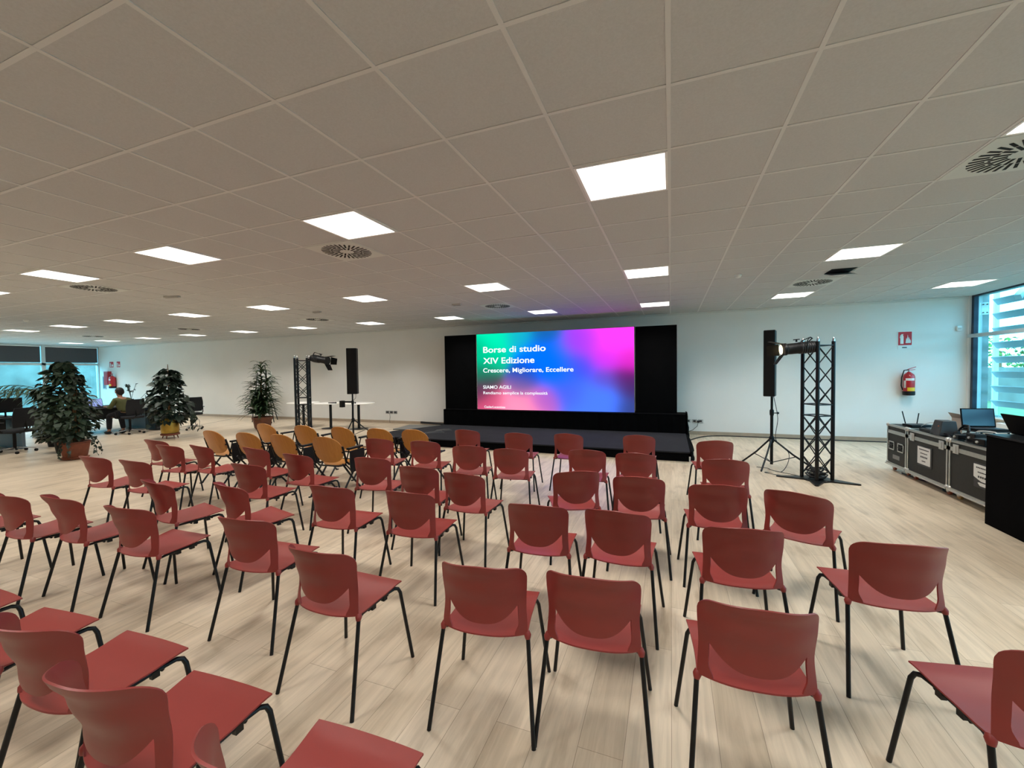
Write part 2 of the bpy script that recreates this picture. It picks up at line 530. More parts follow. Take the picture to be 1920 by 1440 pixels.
# ------------------------------------------------------------------ outside
struct(MB().box(-80, 80, -60, 80, -.35, -.12).build('ground_outside', 'paving', smooth=False))
MB_ = MB()
o = MB().box(7.6, 12.9, -20, 60, -.12, .05); o = tag(o.build('lawn', 'lawn', smooth=False), 'green lawn beyond the right window', 'lawn', kind='stuff')
o = MB().box(13, 13.6, -10, 60, -.12, 1.5); tag(o.build('stone_wall', 'stone', smooth=False), 'low stone retaining wall behind the louvers', 'wall')
o = MB().box(-34, -33, -20, 50, -.12, 3.4); tag(o.build('stone_wall', 'stone', smooth=False), 'pale stone wall seen through the far left windows', 'wall')
def bush(loc, rx, ry, rz, label, n=900, seed=1):
    rnd = random.Random(seed)
    m = MB()
    for i in range(n):
        t = rnd.uniform(0, 2 * PI); ph = math.acos(rnd.uniform(-.2, 1)); k = rnd.uniform(.75, 1)
        p = Vector((rx * k * math.sin(ph) * math.cos(t), ry * k * math.sin(ph) * math.sin(t), rz * k * math.cos(ph)))
        mt = Matrix.Translation(p) @ Euler((rnd.uniform(-1, 1), rnd.uniform(-1, 1), rnd.uniform(0, 6))).to_matrix().to_4x4()
        s = rnd.uniform(.12, .26)
        m.add([(-s * .5, 0, 0), (0, -s * .3, .02), (s * .6, 0, 0), (0, s * .3, .02)], [(0, 1, 2, 3)], mt)
    o = thing('bush', loc, label, 'bush', group='bushes outside the right window')
    m.build('foliage', 'bush', o, smooth=False)
    MB().tube([(0, 0, -.2), (0, 0, rz * .6)], .06).build('stem', 'stem', o)
bush((16.2, 25.0, 1.3), 2.2, 2.1, 1.5, 'nearer pale green bush above the outdoor stone wall', seed=3)
bush((16.4, 30.0, 1.2), 2.4, 2.6, 1.9, 'farther pale green bush above the outdoor stone wall', seed=4)
bush((16.4, 20.4, 1.2), 2.2, 2.2, 1.3, 'pale green bush above the outdoor stone wall, rightmost', seed=5)

lv = thing('louver_screen', (6.1, 0, 0), 'blue grey horizontal louver screen outside the right window', 'louver')
for k in range(9):
    z = 2.88 - .29 * k
    m = MB()
    mt = Matrix.Translation((0, 0, z)) @ Matrix.Rotation(math.radians(55), 4, 'Y')
    m.box(-.075, .075, -1.5, 11.33, -.012, .012, mt)
    m.build('slat', 'louver', lv, smooth=False, bevel=.004)
for y in (11.4, 8.2, 5.0, 1.8):
    m = MB().box(.02, .09, y - .03, y + .03, -.3, 3.1)
    m.build('post', 'lightframe', lv, smooth=False)
for y in (10.4, 7.4):
    m = MB().bar((-.2, y, 2.85), (.9, y + .8, 3.9), .09); m.build('brace', 'lightframe', lv, smooth=False)
sp = thing('steel_post', (5.86, 11.20, 0), 'pale steel post with bolted bracket outside the right window corner', 'post')
MB().box(-.05, .05, -.06, .06, -.3, 3.2).build('post_shaft', 'louver', sp, smooth=False)
m = MB().box(-.09, .02, -.10, -.06, 2.62, 2.86)
m.build('bracket_plate', 'signwhite', sp, smooth=False, bevel=.003)
for bx in (-.065, -.005):
    for bz in (2.66, 2.82):
        MB().tube([(bx, -.10, bz), (bx, -.115, bz)], .012, 8).build('bolt', 'darkgrey', sp)

# ------------------------------------------------------------------ ceiling lights and diffusers
ORD = ['first', 'second', 'third', 'fourth', 'fifth', 'sixth', 'seventh', 'eighth', 'ninth', 'tenth', 'eleventh', 'twelfth']
lp = None
rows = {10: 'row nearest the stage', 5: 'second row from the stage', 0: 'third row from the stage', -5: 'row above the camera'}
lamp = bpy.data.lights.new('panel_light', 'AREA')
lamp.shape = 'SQUARE'; lamp.size = .56; lamp.energy = PANEL_WATTS; lamp.color = (1.0, 0.965, 0.91); lamp.spread = math.radians(118)
for v, rn in rows.items():
    for i, u in enumerate(range(7, -40, -4)):
        cx, cy = gx(u + .5), gy(v + .5)
        lab = 'square lit ceiling panel, %s, %s from the right window' % (rn, ORD[i])
        if lp is None:
            lp = thing('ceiling_light', (cx, cy, H), lab, 'ceiling light', group='square ceiling light panels')
            m = MB(); s = T / 2 - .012; t = T / 2 - .028
            for (a, b_, c, d) in ((-s, s, -s, -t), (-s, s, t, s), (-s, -t, -t, t), (t, s, -t, t)): m.box(a, b_, c, d, -.009, -.0005)
            m.build('frame', 'signwhite', lp, smooth=False)
            MB().box(-t, t, -t, t, -.006, -.001).build('light_panel', 'led', lp, smooth=False)
            lo = bpy.data.objects.new('panel_light', lamp); COL.objects.link(lo); lo.parent = lp; lo.location = (0, 0, -.02)
        else:
            dup(lp, (cx, cy, H), 0, lab)

df = None
for u, col in ((3, 'right of the screen'), (-6, 'left of the screen'), (-14, 'above the yellow chairs side'), (-22, 'towards the far left windows'), (-30, 'nearest the far left windows')):
    for v, rn in ((1, 'near row'), (8, 'row by the stage wall')):
        cx, cy = gx(u + .5), gy(v + .5)
        lab = 'round-slotted white air diffuser, %s, %s' % (rn, col)
        if df is None:
            df = thing('air_diffuser', (cx, cy, H), lab, 'air vent', group='swirl air diffusers in the ceiling')
            MB().box(-T / 2 + .008, T / 2 - .008, -T / 2 + .008, T / 2 - .008, -.0075, -.0005).build('face_plate', 'diffuser', df, smooth=False)
            m = MB()
            n = 32
            for k in range(n):
                a = 2 * PI * k / n
                segs = ((.085, .17), (.185, .265)) if k % 2 == 0 else ((.125, .235),)
                if k % 2 == 1: segs = ((.15, .265),)
                else: segs = ((.075, .165), (.18, .265))
                for r0, r1 in segs:
                    mt = Matrix.Rotation(a, 4, 'Z') @ Matrix.Translation((0, .012, 0))
                    m.box(r0, r1, -.0095, .0095, -.0095, -.0075, mt)
            m.build('slots', 'hatch', df, smooth=False)
        else:
            dup(df, (cx, cy, H), 0, lab)

def smoke(x, y, label):
    o = thing('smoke_detector', (x, y, H), label, 'smoke detector', group='smoke detectors')
    m = MB().lathe([(.05, 0), (.05, -.018), (.042, -.03), (.03, -.045), (.012, -.05)], 20)
    m.build('detector_housing', 'signwhite', o)
    MB().lathe([(.043, -.0185), (.046, -.021), (.043, -.024)], 20).build('dark_ring', 'darkgrey', o)
smoke(0.93, 6.99, 'small white round smoke detector on the ceiling right of the screen')
smoke(-14.29, 5.15, 'small round smoke detector on the far left ceiling')
smoke(-2.2, 8.9, 'small white smoke detector above the screen') if False else None
def fitting(x, y, rz, label, sx=.2, sy=.07):
    o = thing('emergency_lamp', (x, y, H), label, 'emergency lamp', rz, group='small rectangular ceiling fittings')
    MB().box(-sx / 2, sx / 2, -sy / 2, sy / 2, -.03, 0).build('housing', 'grey', o, smooth=False, bevel=.004)
    MB().box(-sx / 2 + .02, sx / 2 - .02, -sy / 2 + .012, sy / 2 - .012, -.034, -.03).build('lens', 'midgrey', o, smooth=False)
fitting(-4.06, 7.55, 0, 'small rectangular ceiling fitting up and left of the screen')
fitting(-7.32, 7.11, 0, 'small rectangular ceiling fitting above the left truss tower')
fitting(-8.06, 4.67, .2, 'thin dark-edged ceiling fitting above the left plants', .3, .05)
# open hatch beside the right rear diffuser
o = thing('ceiling_hatch', (2.28, 7.32, H), 'small square ceiling hatch left ajar beside the rear right diffuser', 'hatch')
MB().box(-.15, .15, -.15, .15, -.005, -.001).build('hatch_opening', 'hatch', o, smooth=False)
m = MB(); mt = Matrix.Translation((0, .15, -.005)) @ Matrix.Rotation(math.radians(16), 4, 'X'); m.box(-.15, .15, -.3, 0, -.008, 0, mt)
m.build('hatch_door', 'signwhite', o, smooth=False)

# ------------------------------------------------------------------ red plastic chair
def smoothstep(a, b_, x):
    t = max(0.0, min(1.0, (x - a) / (b_ - a))); return t * t * (3 - 2 * t)
def lerp_tab(tab, z):
    for (z0, v0), (z1, v1) in zip(tab, tab[1:]):
        if z <= z1:
            t = (z - z0) / (z1 - z0)
            t = max(0, min(1, t)); t = t * t * (3 - 2 * t)
            return v0 + (v1 - v0) * t
    return tab[-1][1]
Y0TAB = [(.40, -.170), (.434, -.168), (.56, -.158), (.68, -.170), (.80, -.195)]
BOWTAB = [(.40, .050), (.434, .052), (.56, .072), (.70, .100), (.80, .125)]
WTAB = [(.40, .202), (.434, .203), (.56, .196), (.70, .203), (.80, .206)]
def back_pt(s, z):
    w = lerp_tab(WTAB, z)
    y = lerp_tab(Y0TAB, z) - lerp_tab(BOWTAB, z) * (1 - abs(s) ** 2.5)
    return Vector((s * w, y, z))
def ztop(s):
    a = abs(s)
    z = .750 + .046 * (1 - a ** 2.0)
    if a > .80:
        t = (a - .80) / .20
        z -= .045 * (1 - math.sqrt(max(0, 1 - t * t)))
    return z
def ziff(s):
    a = abs(s) / .83
    return .494 + .084 * (min(1, a) ** 2.5)

def solidify(me, th):
    bm = bmesh.new(); bm.from_mesh(me)
    bmesh.ops.remove_doubles(bm, verts=bm.verts, dist=1e-5)
    bmesh.ops.recalc_face_normals(bm, faces=bm.faces)
    bmesh.ops.solidify(bm, geom=bm.faces[:], thickness=th)
    bm.to_mesh(me); bm.free()
    me.polygons.foreach_set('use_smooth', [True] * len(me.polygons))
    me.set_sharp_from_angle(angle=math.radians(50))
    return me

def backrest_mesh():
    b = MB()
    ss = [-1, -.985, -.96, -.92, -.875, -.83]
    mid = [-.83 + 1.66 * i / 22 for i in range(1, 22)]
    cols = ss + mid + [-x for x in reversed(ss)]
    nr = 12
    vs = []; fs = []
    for s in cols:
        zb = ziff(s); zt = ztop(s)
        for j in range(nr + 1):
            vs.append(back_pt(s, zb + (zt - zb) * j / nr))
    for i in range(len(cols) - 1):
        for j in range(nr):
            a = i * (nr + 1) + j
            fs.append((a, a + nr + 1, a + nr + 2, a + 1))
    b.add(vs, fs)
    # side struts, flaring inward where they meet the seat
    for sg in (-1, 1):
        n = 10; z0 = .441; z1 = .578
        vs = []; fs = []
        offs = [1, .985, .96, .92, .875, .83]
        for j in range(n + 1):
            z = z0 + (z1 - z0) * j / n
            k = 1 - smoothstep(0, .45, j / n)
            inner = .83 - .10 * k ** 1.5
            for q in offs:
                q2 = 1 - (1 - q) / .17 * (1 - inner)
                vs.append(back_pt(sg * q2, z))
        nn = len(offs)
        for j in range(n):
            for i in range(nn - 1):
                a = j * nn + i
                fs.append((a, a + 1, a + nn + 1, a + nn))
        b.add(vs, fs)
    me = b.mesh('backrest', 'red', weld=True)
    return solidify(me, .006)

def seat_mesh():
    b = MB()
    nx, ny = 20, 18
    vs = []; fs = []
    for i in range(nx + 1):
        s = -1 + 2 * i / nx
        for j in range(ny + 1):
            t = j / ny            # 0 rear, 1 front
            w = .203 - .010 * math.sin(PI * t) 
            yr = -.168 - .052 * (1 - abs(s) ** 2.5)
            yf = .172 + .016 * (1 - abs(s) ** 2) 
            y = yr + (yf - yr) * t
            z = .437 - .012 * (1 - s * s) * math.sin(PI * min(1, t * 1.1)) + .014 * smoothstep(.55, 1, t)
            z -= .010 * (1 - s * s) * smoothstep(.8, 1, t) 
            z += .006 * (1 - smoothstep(0, .18, t))
            vs.append((s * w, y, z))
    for i in range(nx):
        for j in range(ny):
            a = i * (ny + 1) + j
            fs.append((a, a + ny + 1, a + ny + 2, a + 1))
    b.add(vs, fs)
    me = b.mesh('seat', 'red', weld=True)
    solidify(me, .006)
    # moulded sockets that take the rear legs
    k = MB()
    for sg in (-1, 1):
        k.tube([(sg * .1985, -.158, .447), (sg * .2010, -.165, .432), (sg * .2025, -.1685, .422), (sg * .2032, -.1705, .415)], [.010, .0165, .0135, .0108], 12)
    bm = bmesh.new(); bm.from_mesh(me)
    km = k.mesh('sockets', 'red'); bm.from_mesh(km); bm.to_mesh(me); bm.free()
    bpy.data.meshes.remove(km)
    me.polygons.foreach_set('use_smooth', [True] * len(me.polygons))
    me.set_sharp_from_angle(angle=math.radians(50))
    return me

def make_red_chair():
    root = thing('stacking_chair', (0, 0, 0), 'chair', 'chair', group='red-brown plastic audience chairs')
    for nm, me in (('seat', seat_mesh()), ('backrest', backrest_mesh())):
        o = bpy.data.objects.new(nm, me); COL.objects.link(o); o.parent = root
    R = .0098
    for sg in (-1, 1):
        MB().tube([(sg * .2015, -.164, .436), (sg * .2415, -.270, 0)], R, 12).build('leg', 'blackmetal', root)
        MB().tube([(sg * .170, .09, .415), (sg * .180, .138, .418), (sg * .190, .157, .410), (sg * .199, .164, .388), (sg * .2448, .2054, 0)], R, 10).build('leg', 'blackmetal', root)
    f = MB()
    for sg in (-1, 1):
        f.tube([(sg * .200, -.166, .424), (sg * .188, -.145, .418), (sg * .176, -.11, .416), (sg * .170, .10, .415)], .0085, 8)
        for y in (-.03, .06): f.box(sg * .172 - .010, sg * .172 + .010, y - .014, y + .014, .392, .420)
    f.tube([(-.176, -.06, .405), (.176, -.06, .405)], .008, 8)
    f.tube([(-.172, .09, .405), (.172, .09, .405)], .008, 8)
    f.build('seat_frame', 'blackmetal', root)
    return root

RED = {
'A': (-1.6303, 1.7653, -0.0157), 'B': (-0.8306, 1.8796, 0.1435), 'C': (-0.3319, 1.9483, 0.0683), 'D': (0.2805, 1.9222, 0.0818), 'E': (1.022, 2.7437, 0.1157), 'G': (0.8834, 3.5103, -0.4272),
'H1': (-0.9129, 0.8841, 0.0314), 'H2': (-1.5697, 0.8962, 0.0473), 'H3': (-2.1461, 0.9611, 0.0385), 'H4': (-2.7834, 0.9436, 0.0916), 'H5': (-3.4408, 0.9315, 0.0), 'I0': (-5.20, 1.66, 0.0), 'I1': (-4.5938, 1.7385, -0.0384),
'I2': (-4.095, 1.8376, -0.0886), 'I3': (-3.3654, 1.8516, 0.0324), 'I4': (-2.4259, 1.9516, 0.0731), 'J1': (-5.7973, 2.759, 0.0452), 'J2': (-5.1161, 2.7748, 0.0026), 'J3': (-3.872, 2.3281, -0.2186), 'J4': (-3.1873, 2.4489, -0.2498),
'J5': (-2.4602, 2.6604, 0.0546), 'J6': (-1.7884, 2.7181, 0.0437), 'J7': (-0.8265, 2.7416, 0.0673), 'J8': (-0.3045, 2.7817, -0.048), 'J9': (0.3457, 2.7251, 0.1065), 'K2': (-5.7858, 3.4582, 0.0522), 'K3': (-5.3202, 3.5694, -0.1606),
'K4': (-3.8185, 3.0095, 0.0272), 'K5': (-3.7345, 3.5125, -0.0359), 'K6': (-2.8722, 3.6009, 0.154), 'K7': (-2.1768, 3.4098, 0.065), 'K8': (-1.6428, 3.3177, -0.0555), 'K9': (-0.8294, 3.6582, 0.4092), 'K10': (-0.249, 3.637, 0.0229),
'K11': (0.3121, 3.5845, 0.0667), 'L1': (-6.4211, 3.6738, -0.0044), 'L4': (-4.5192, 3.6455, -0.0776), 'L5': (-3.5727, 4.5925, 0.1321), 'L6': (-2.8887, 4.6064, 0.1335), 'L7': (-2.2251, 4.4718, 0.2196), 'L8': (-1.6739, 4.4364, 0.0996),
'L9': (-0.8572, 4.6221, 0.0587), 'L10': (-0.341, 4.5867, 0.003), 'L11': (0.4808, 4.5253, -0.0216), 'M7': (-2.8016, 5.6256, 0.0256), 'M8': (-1.9772, 5.5351, 0.0622), 'M9': (-1.2878, 5.6546, -0.025), 'M10': (-0.3886, 5.7722, -0.0036),
'M11': (0.4612, 5.5979, 0.1252), 'N': (1.1148, 1.9454, 0.1969)}
ROWS = [('nearest row', ['H5', 'H4', 'H3', 'H2', 'H1']),
        ('second row from the camera', ['I0', 'I1', 'I2', 'I3', 'I4', 'A', 'B', 'C', 'D', 'N']),
        ('third row from the camera', ['J1', 'J2', 'J3', 'K4', 'J4', 'J5', 'J6', 'J7', 'J8', 'J9', 'E']),
        ('fourth row from the camera', ['L1', 'K2', 'K3', 'L4', 'K5', 'K6', 'K7', 'K8', 'K9', 'K10', 'K11', 'G']),
        ('fifth row, behind the frontmost', ['L5', 'L6', 'L7', 'L8', 'L9', 'L10', 'L11']),
        ('frontmost row at the stage', ['M7', 'M8', 'M9', 'M10', 'M11'])]
proto = None
for rn, keys in ROWS:
    for i, k in enumerate(keys):
        x, y, rz = RED[k]
        if i == 0: pos = 'leftmost'
        elif i == len(keys) - 1: pos = 'rightmost'
        else: pos = ORD[i] + ' from left'
        lab = 'red-brown plastic chair with black legs, %s, %s' % (rn, pos)
        if proto is None:
            proto = make_red_chair(); proto['label'] = lab
            proto.location = (x, y, 0); proto.rotation_euler = (0, 0, rz)
        else:
            dup(proto, (x, y, 0), rz, lab)

# ------------------------------------------------------------------ yellow plywood chairs with writing tablets
def shell(wx, wz, c, lean, bow, m, name, parent, th=.011, n=28, flat=False):
    """superelliptic plywood shell; local plane x / up, leaning back"""
    b = MB(); vs = []; fs = []
    rings = 6
    for r in range(rings + 1):
        k = r / rings
        for i in range(n):
            t = 2 * PI * i / n
            ex = abs(math.cos(t)) ** .8 * math.copysign(1, math.cos(t)); ez = abs(math.sin(t)) ** .8 * math.copysign(1, math.sin(t))
            x = wx * k * ex; z = wz * k * ez
            dy = -bow * (1 - (x / wx) ** 2)
            if flat: vs.append((c[0] + x, c[1] + z, c[2] + dy - .02 * (z / wz) ** 2))
            else: vs.append((c[0] + x, c[1] + dy - z * lean, c[2] + z))
    for r in range(rings):
        for i in range(n):
            j = (i + 1) % n
            fs.append((r * n + i, r * n + j, (r + 1) * n + j, (r + 1) * n + i))
    b.add(vs, fs)
    me = b.mesh(name, m, weld=True)
    solidify(me, th)
    o = bpy.data.objects.new(name, me); COL.objects.link(o); o.parent = parent
    return o

def make_yellow_chair(tablet):
    root = thing('tablet_arm_chair', (0, 0, 0), 'chair', 'chair', group='yellow plywood conference chairs')
    # origin: under the middle of the backrest
    shell(.228, .180, (0, 0, .635), .36, .045, 'wood', 'backrest', root)
    shell(.22, .20, (0, .24, .452), 0, .018, 'wood', 'seat', root, flat=True)
    for sg in (-1, 1):
        # rear leg: from seat front down to the rear foot; front leg: from back frame down to the front foot
        MB().tube([(sg * .235, .28, .43), (sg * .235, .10, .22), (sg * .235, -.06, .03), (sg * .235, -.075, .008), (sg * .235, -.11, .006)], .013, 8).build('leg', 'blackmetal', root)
        MB().tube([(sg * .235, -.02, .45), (sg * .235, .14, .26), (sg * .235, .36, .03), (sg * .235, .375, .008), (sg * .235, .41, .006)], .013, 8).build('leg', 'blackmetal', root)
    f = MB()
    for sg in (-1, 1):
        f.tube([(sg * .238, .40, .43), (sg * .238, .10, .425), (sg * .238, .045, .47), (sg * .238, .012, .58), (sg * .236, -.02, .68)], .014, 8)
        f.bar((sg * .242, .012, .60), (sg * .215, -.01, .60), .02)
    f.tube([(-.238, .06, .425), (-.15, -.0, .415), (.15, -.0, .415), (.238, .06, .425)], .011, 8)
    f.tube([(-.238, .38, .425), (.238, .38, .425)], .012, 8)
    f.build('chair_frame', 'blackmetal', root)
    if tablet == 2: return root
    a = MB()
    a.box(.262, .312, .02, .30, .630, .655)
    a.tube([(.24, .03, .44), (.285, .05, .64)], .009, 8)
    a.tube([(.24, .26, .43), (.285, .27, .64)], .009, 8)
    a.build('armrest', 'black', root, bevel=.01)
    if tablet:
        t = MB()
        pts = [(-.02, .0), (.26, .0), (.27, -.08), (.25, -.22), (.16, -.275), (.0, -.29), (-.02, -.2)]
        mt = Matrix.Translation((.318, .03, .62)) @ Matrix(((0, 0, 1, 0), (1, 0, 0, 0), (0, 1, 0, 0), (0, 0, 0, 1)))
        t.prism(pts, 0, .016, mt)
        t.build('writing_tablet', 'black', root, bevel=.004)
    return root
YEL = [('far row', [(-6.36, 5.07, 0), (-5.50, 5.07, 0), (-4.74, 5.07, 0), (-4.06, 5.09, 1), (-3.47, 5.13, 2)]),
       ('near row', [(-6.38, 4.22, 1), (-5.66, 4.22, 1), (-4.99, 4.22, 1), (-4.21, 4.22, 1)])]
protos = {}
for rn, lst in YEL:
    for i, (x, y, tb) in enumerate(lst):
        pos = 'leftmost' if i == 0 else ('rightmost' if i == len(lst) - 1 else ORD[i] + ' from left')
        lab = 'yellow plywood chair with black %s, %s of yellow chairs, %s' % ('folded writing tablet' if tb == 1 else 'frame', rn, pos)
        rz = (-.05, .02, -.03, .03, .0)[i] + (.03 if rn == 'near row' else 0)
        if tb not in protos:
            p = make_yellow_chair(tb); p.location = (x, y, 0); p.rotation_euler = (0, 0, rz); p['label'] = lab; protos[tb] = p
        else:
            dup(protos[tb], (x, y, 0), rz, lab)

# ------------------------------------------------------------------ stage
st = thing('stage_platform', (0, 0, 0), 'low black carpeted stage platform in front of the screen', 'stage')
MB().box(-5.9, .31, 7.82, 10.06, .148, .175).build('stage_deck', 'carpet', st, smooth=False, bevel=.006)
m = MB().box(-5.88, .29, 7.84, 10.04, .0, .148)
m.build('stage_skirt', 'cloth', st, smooth=False)
# side bunch of cloth at the right end
def cloth_bunch(name, pts, label, h, seed=2):
    rnd = random.Random(seed); b = MB(); n = len(pts); vs = []; fs = []
    lv_ = 7
    for j in range(lv_ + 1):
        k = j / lv_
        for i, (x, y, w) in enumerate(pts):
            a = 2 * PI * i / n
            vs.append((x + w * (1 - k) * math.cos(a) + rnd.uniform(-.012, .012), y + w * (1 - k) * math.sin(a) + rnd.uniform(-.012, .012), h * k))
    for j in range(lv_):
        for i in range(n):
            i2 = (i + 1) % n
            fs.append((j * n + i, j * n + i2, (j + 1) * n + i2, (j + 1) * n + i))
    fs.append(tuple(range(lv_ * n, (lv_ + 1) * n)))
    b.add(vs, fs)
    return tag(b.build(name, 'cloth'), label, 'cloth')
pp = []
for i in range(28):
    a = 2 * PI * i / 28
    pp.append((.325 + .045 * math.cos(a), 8.95 + 1.05 * math.sin(a), .05 + .02 * math.sin(5 * a)))
cloth_bunch('bunched_cloth', pp, 'black cloth bunched along the right end of the stage', .168)
MB().tube([(.30, 7.86, 0), (.30, 7.86, .09)], .02, 10).build('foot', 'steel', st)
# ramp-like side deck at the left
rd = thing('side_step', (0, 0, 0), 'low black side step at the left end of the stage', 'step')
m = MB(); poly = [(-5.9, 7.84), (-5.9, 9.98), (-6.02, 9.98), (-6.62, 8.75), (-6.62, 8.35), (-6.15, 7.84)]
m.prism(poly, 0, .15); m.build('step_deck', 'carpet', rd, smooth=False, bevel=.006)
pp = []
for i in range(20):
    a = 2 * PI * i / 20
    pp.append((-6.66 + .20 * math.cos(a), 8.45 + .32 * math.sin(a), .07 + .03 * math.sin(3 * a)))
cloth_bunch('bunched_cloth', pp, 'crumpled black cloth at the left tip of the side step', .13, 5)
gb = MB(); mt = Matrix.Translation((-6.75, 10.3, 0)) @ Matrix.Rotation(.12, 4, 'Z')
gb.box(-.7, .62, -.42, .55, 0, .03, mt)
tag(gb.build('stage_board', 'board', smooth=False, bevel=.004), 'flat grey board on the floor left of the screen', 'board')
gb = MB(); gb.bar((-7.3, 11.08, .07), (-6.02, 11.02, .03), .05, .06)
tag(gb.build('cable_channel', 'darkgrey', smooth=False), 'thin dark bar along the wall left of the screen', 'bar')
for i, (x, y, s_, rz, lab) in enumerate([(-5.28, 9.0, .2, .3, 'small grey flat piece on the stage left corner, farther one'), (-5.3, 8.6, .24, .6, 'small grey folded piece on the stage left corner, nearer one')]):
    m = MB(); mt = Matrix.Translation((x, y, .176)) @ Matrix.Rotation(rz, 4, 'Z')
    m.add([(-s_, -.07, 0), (s_, -.05, 0), (s_, .07, 0), (-s_, .06, 0), (-s_ * .8, -.04, .03), (s_ * .6, -.03, .05), (s_ * .7, .03, .045), (-s_ * .7, .03, .02)],
          [(3, 2, 1, 0), (4, 5, 6, 7), (0, 1, 5, 4), (1, 2, 6, 5), (2, 3, 7, 6), (3, 0, 4, 7)], mt)
    tag(m.build('cable_cover', 'darkgrey', smooth=False), lab, 'cover')

# ledge under the screen
ld = thing('screen_plinth', (0, 0, 0), 'black cloth covered plinth below the screen', 'plinth')
MB().box(-5.86, .29, 10.07, 10.62, 0, .585).build('plinth_body', 'cloth', ld, smooth=False, bevel=.01)
dr = MB(); n = 160; vs = []; fs = []
for i in range(n + 1):
    x = -5.88 + 6.19 * i / n
    w = .006 * math.sin(i * 1.1) + .004 * math.sin(i * 2.7)
    vs += [(x, 10.045 + w, .60), (x, 10.04 + w * 1.5, .178)]
for i in range(n): fs.append((2 * i, 2 * i + 1, 2 * i + 3, 2 * i + 2))
dr.add(vs, fs); dr.box(-5.88, .31, 10.04, 10.6, .588, .60)
dr.build('plinth_drape', 'cloth', ld)
pp = []
for i in range(20):
    a = 2 * PI * i / 20
    pp.append((.33 + .02 * math.cos(a), 10.35 + .25 * math.sin(a), .04 + .015 * math.sin(4 * a)))
cloth_bunch('bunched_cloth', pp, 'black cloth lump hanging at the right end of the plinth', .62, 9)

# ------------------------------------------------------------------ LED wall
def screen_mat(x0, x1, z0, z1):
    m = bpy.data.materials.new('lit_led_picture')
    m.use_nodes = True
    nt = m.node_tree; L = nt.links.new
    nt.nodes.clear()
    out = nt.nodes.new('ShaderNodeOutputMaterial')
    em = nt.nodes.new('ShaderNodeEmission')
    em.inputs['Strength'].default_value = 1.25
    L(em.outputs[0], out.inputs[0])
    tc = nt.nodes.new('ShaderNodeTexCoord')
    sep = nt.nodes.new('ShaderNodeSeparateXYZ'); L(tc.outputs['Object'], sep.inputs[0])
    def math_(op, a, b_=None):
        n = nt.nodes.new('ShaderNodeMath'); n.operation = op
        for i, q in enumerate((a, b_)):
            if q is None: continue
            if isinstance(q, (int, float)): n.inputs[i].default_value = q
            else: L(q, n.inputs[i])
        return n.outputs[0]
    u = math_('DIVIDE', math_('SUBTRACT', sep.outputs['X'], x0), x1 - x0)
    v = math_('DIVIDE', math_('SUBTRACT', sep.outputs['Z'], z0), z1 - z0)
    blobs = [(.12, .92, 0, 228, 172, .13), (.0, .8, 0, 170, 120, .09), (.10, .66, 0, 190, 140, .10), (.05, .50, 10, 120, 90, .09), (.08, .38, 60, 62, 78, .09), (.30, .95, 20, 170, 190, .10),
             (.46, .97, 24, 92, 150, .09), (.45, .70, 0, 108, 255, .15), (.56, .50, 0, 104, 255, .14), (.33, .45, 10, 70, 170, .10), (.30, .32, 110, 90, 150, .08),
             (.70, .84, 150, 60, 235, .11), (.88, .86, 255, 60, 240, .15), (.97, .62, 215, 40, 190, .08), (.84, .62, 200, 50, 230, .09), (.70, .55, 70, 70, 250, .10),
             (.94, .42, 92, 26, 96, .09), (.99, .28, 66, 40, 96, .08), (.82, .42, 92, 70, 190, .08), (.76, .18, 72, 120, 255, .16), (.62, .25, 70, 90, 230, .10), (1.0, .06, 52, 66, 130, .09),
             (.28, .03, 255, 140, 178, .15), (.10, .12, 196, 70, 110, .09), (.46, .15, 170, 90, 190, .09), (.03, .25, 90, 50, 80, .08)]
    wsum = None; csum = None
    for (bu, bv, r, g_, b_, s) in blobs:
        du = math_('MULTIPLY', math_('SUBTRACT', u, bu), 1.0); dv = math_('MULTIPLY', math_('SUBTRACT', v, bv), .62)
        d2 = math_('ADD', math_('MULTIPLY', du, du), math_('MULTIPLY', dv, dv))
        w = math_('EXPONENT', math_('MULTIPLY', d2, -1 / (2 * (s * .62) ** 2)))
        w = math_('ADD', w, 1e-5)
        vm = nt.nodes.new('ShaderNodeVectorMath'); vm.operation = 'SCALE'
        vm.inputs[0].default_value = srgb(r, g_, b_)[:3]
        L(w, vm.inputs['Scale'])
        if wsum is None: wsum = w; csum = vm.outputs[0]
        else:
            wsum = math_('ADD', wsum, w)
            va = nt.nodes.new('ShaderNodeVectorMath'); va.operation = 'ADD'
            L(csum, va.inputs[0]); L(vm.outputs[0], va.inputs[1]); csum = va.outputs[0]
    inv = math_('DIVIDE', 1.0, wsum)
    sc = nt.nodes.new('ShaderNodeVectorMath'); sc.operation = 'SCALE'
    L(csum, sc.inputs[0]); L(inv, sc.inputs['Scale'])
    L(sc.outputs[0], em.inputs[0])
    return m
SX0, SX1, SZ0, SZ1, SY = -4.97, -.80, .56, 2.655, 10.30
scr = thing('led_screen', (0, 0, 0), 'large lit LED screen with colour gradient slide and white text', 'screen')
MB().box(SX0, SX1, SY, SY + .08, SZ0, SZ1).build('screen_cabinet', 'black', scr, smooth=False)
MB().add([(SX0 + .015, SY - .002, SZ0 + .01), (SX1 - .015, SY - .002, SZ0 + .01), (SX1 - .015, SY - .002, SZ1 - .015), (SX0 + .015, SY - .002, SZ1 - .015)], [(0, 1, 2, 3)]).build('lit_picture', screen_mat(SX0, SX1, SZ0, SZ1), scr, smooth=False)
fr = MB()
fr.box(SX0, SX1, SY - .004, SY, SZ1 - .015, SZ1); fr.box(SX0, SX0 + .015, SY - .004, SY, SZ0, SZ1); fr.box(SX1 - .015, SX1, SY - .004, SY, SZ0, SZ1)
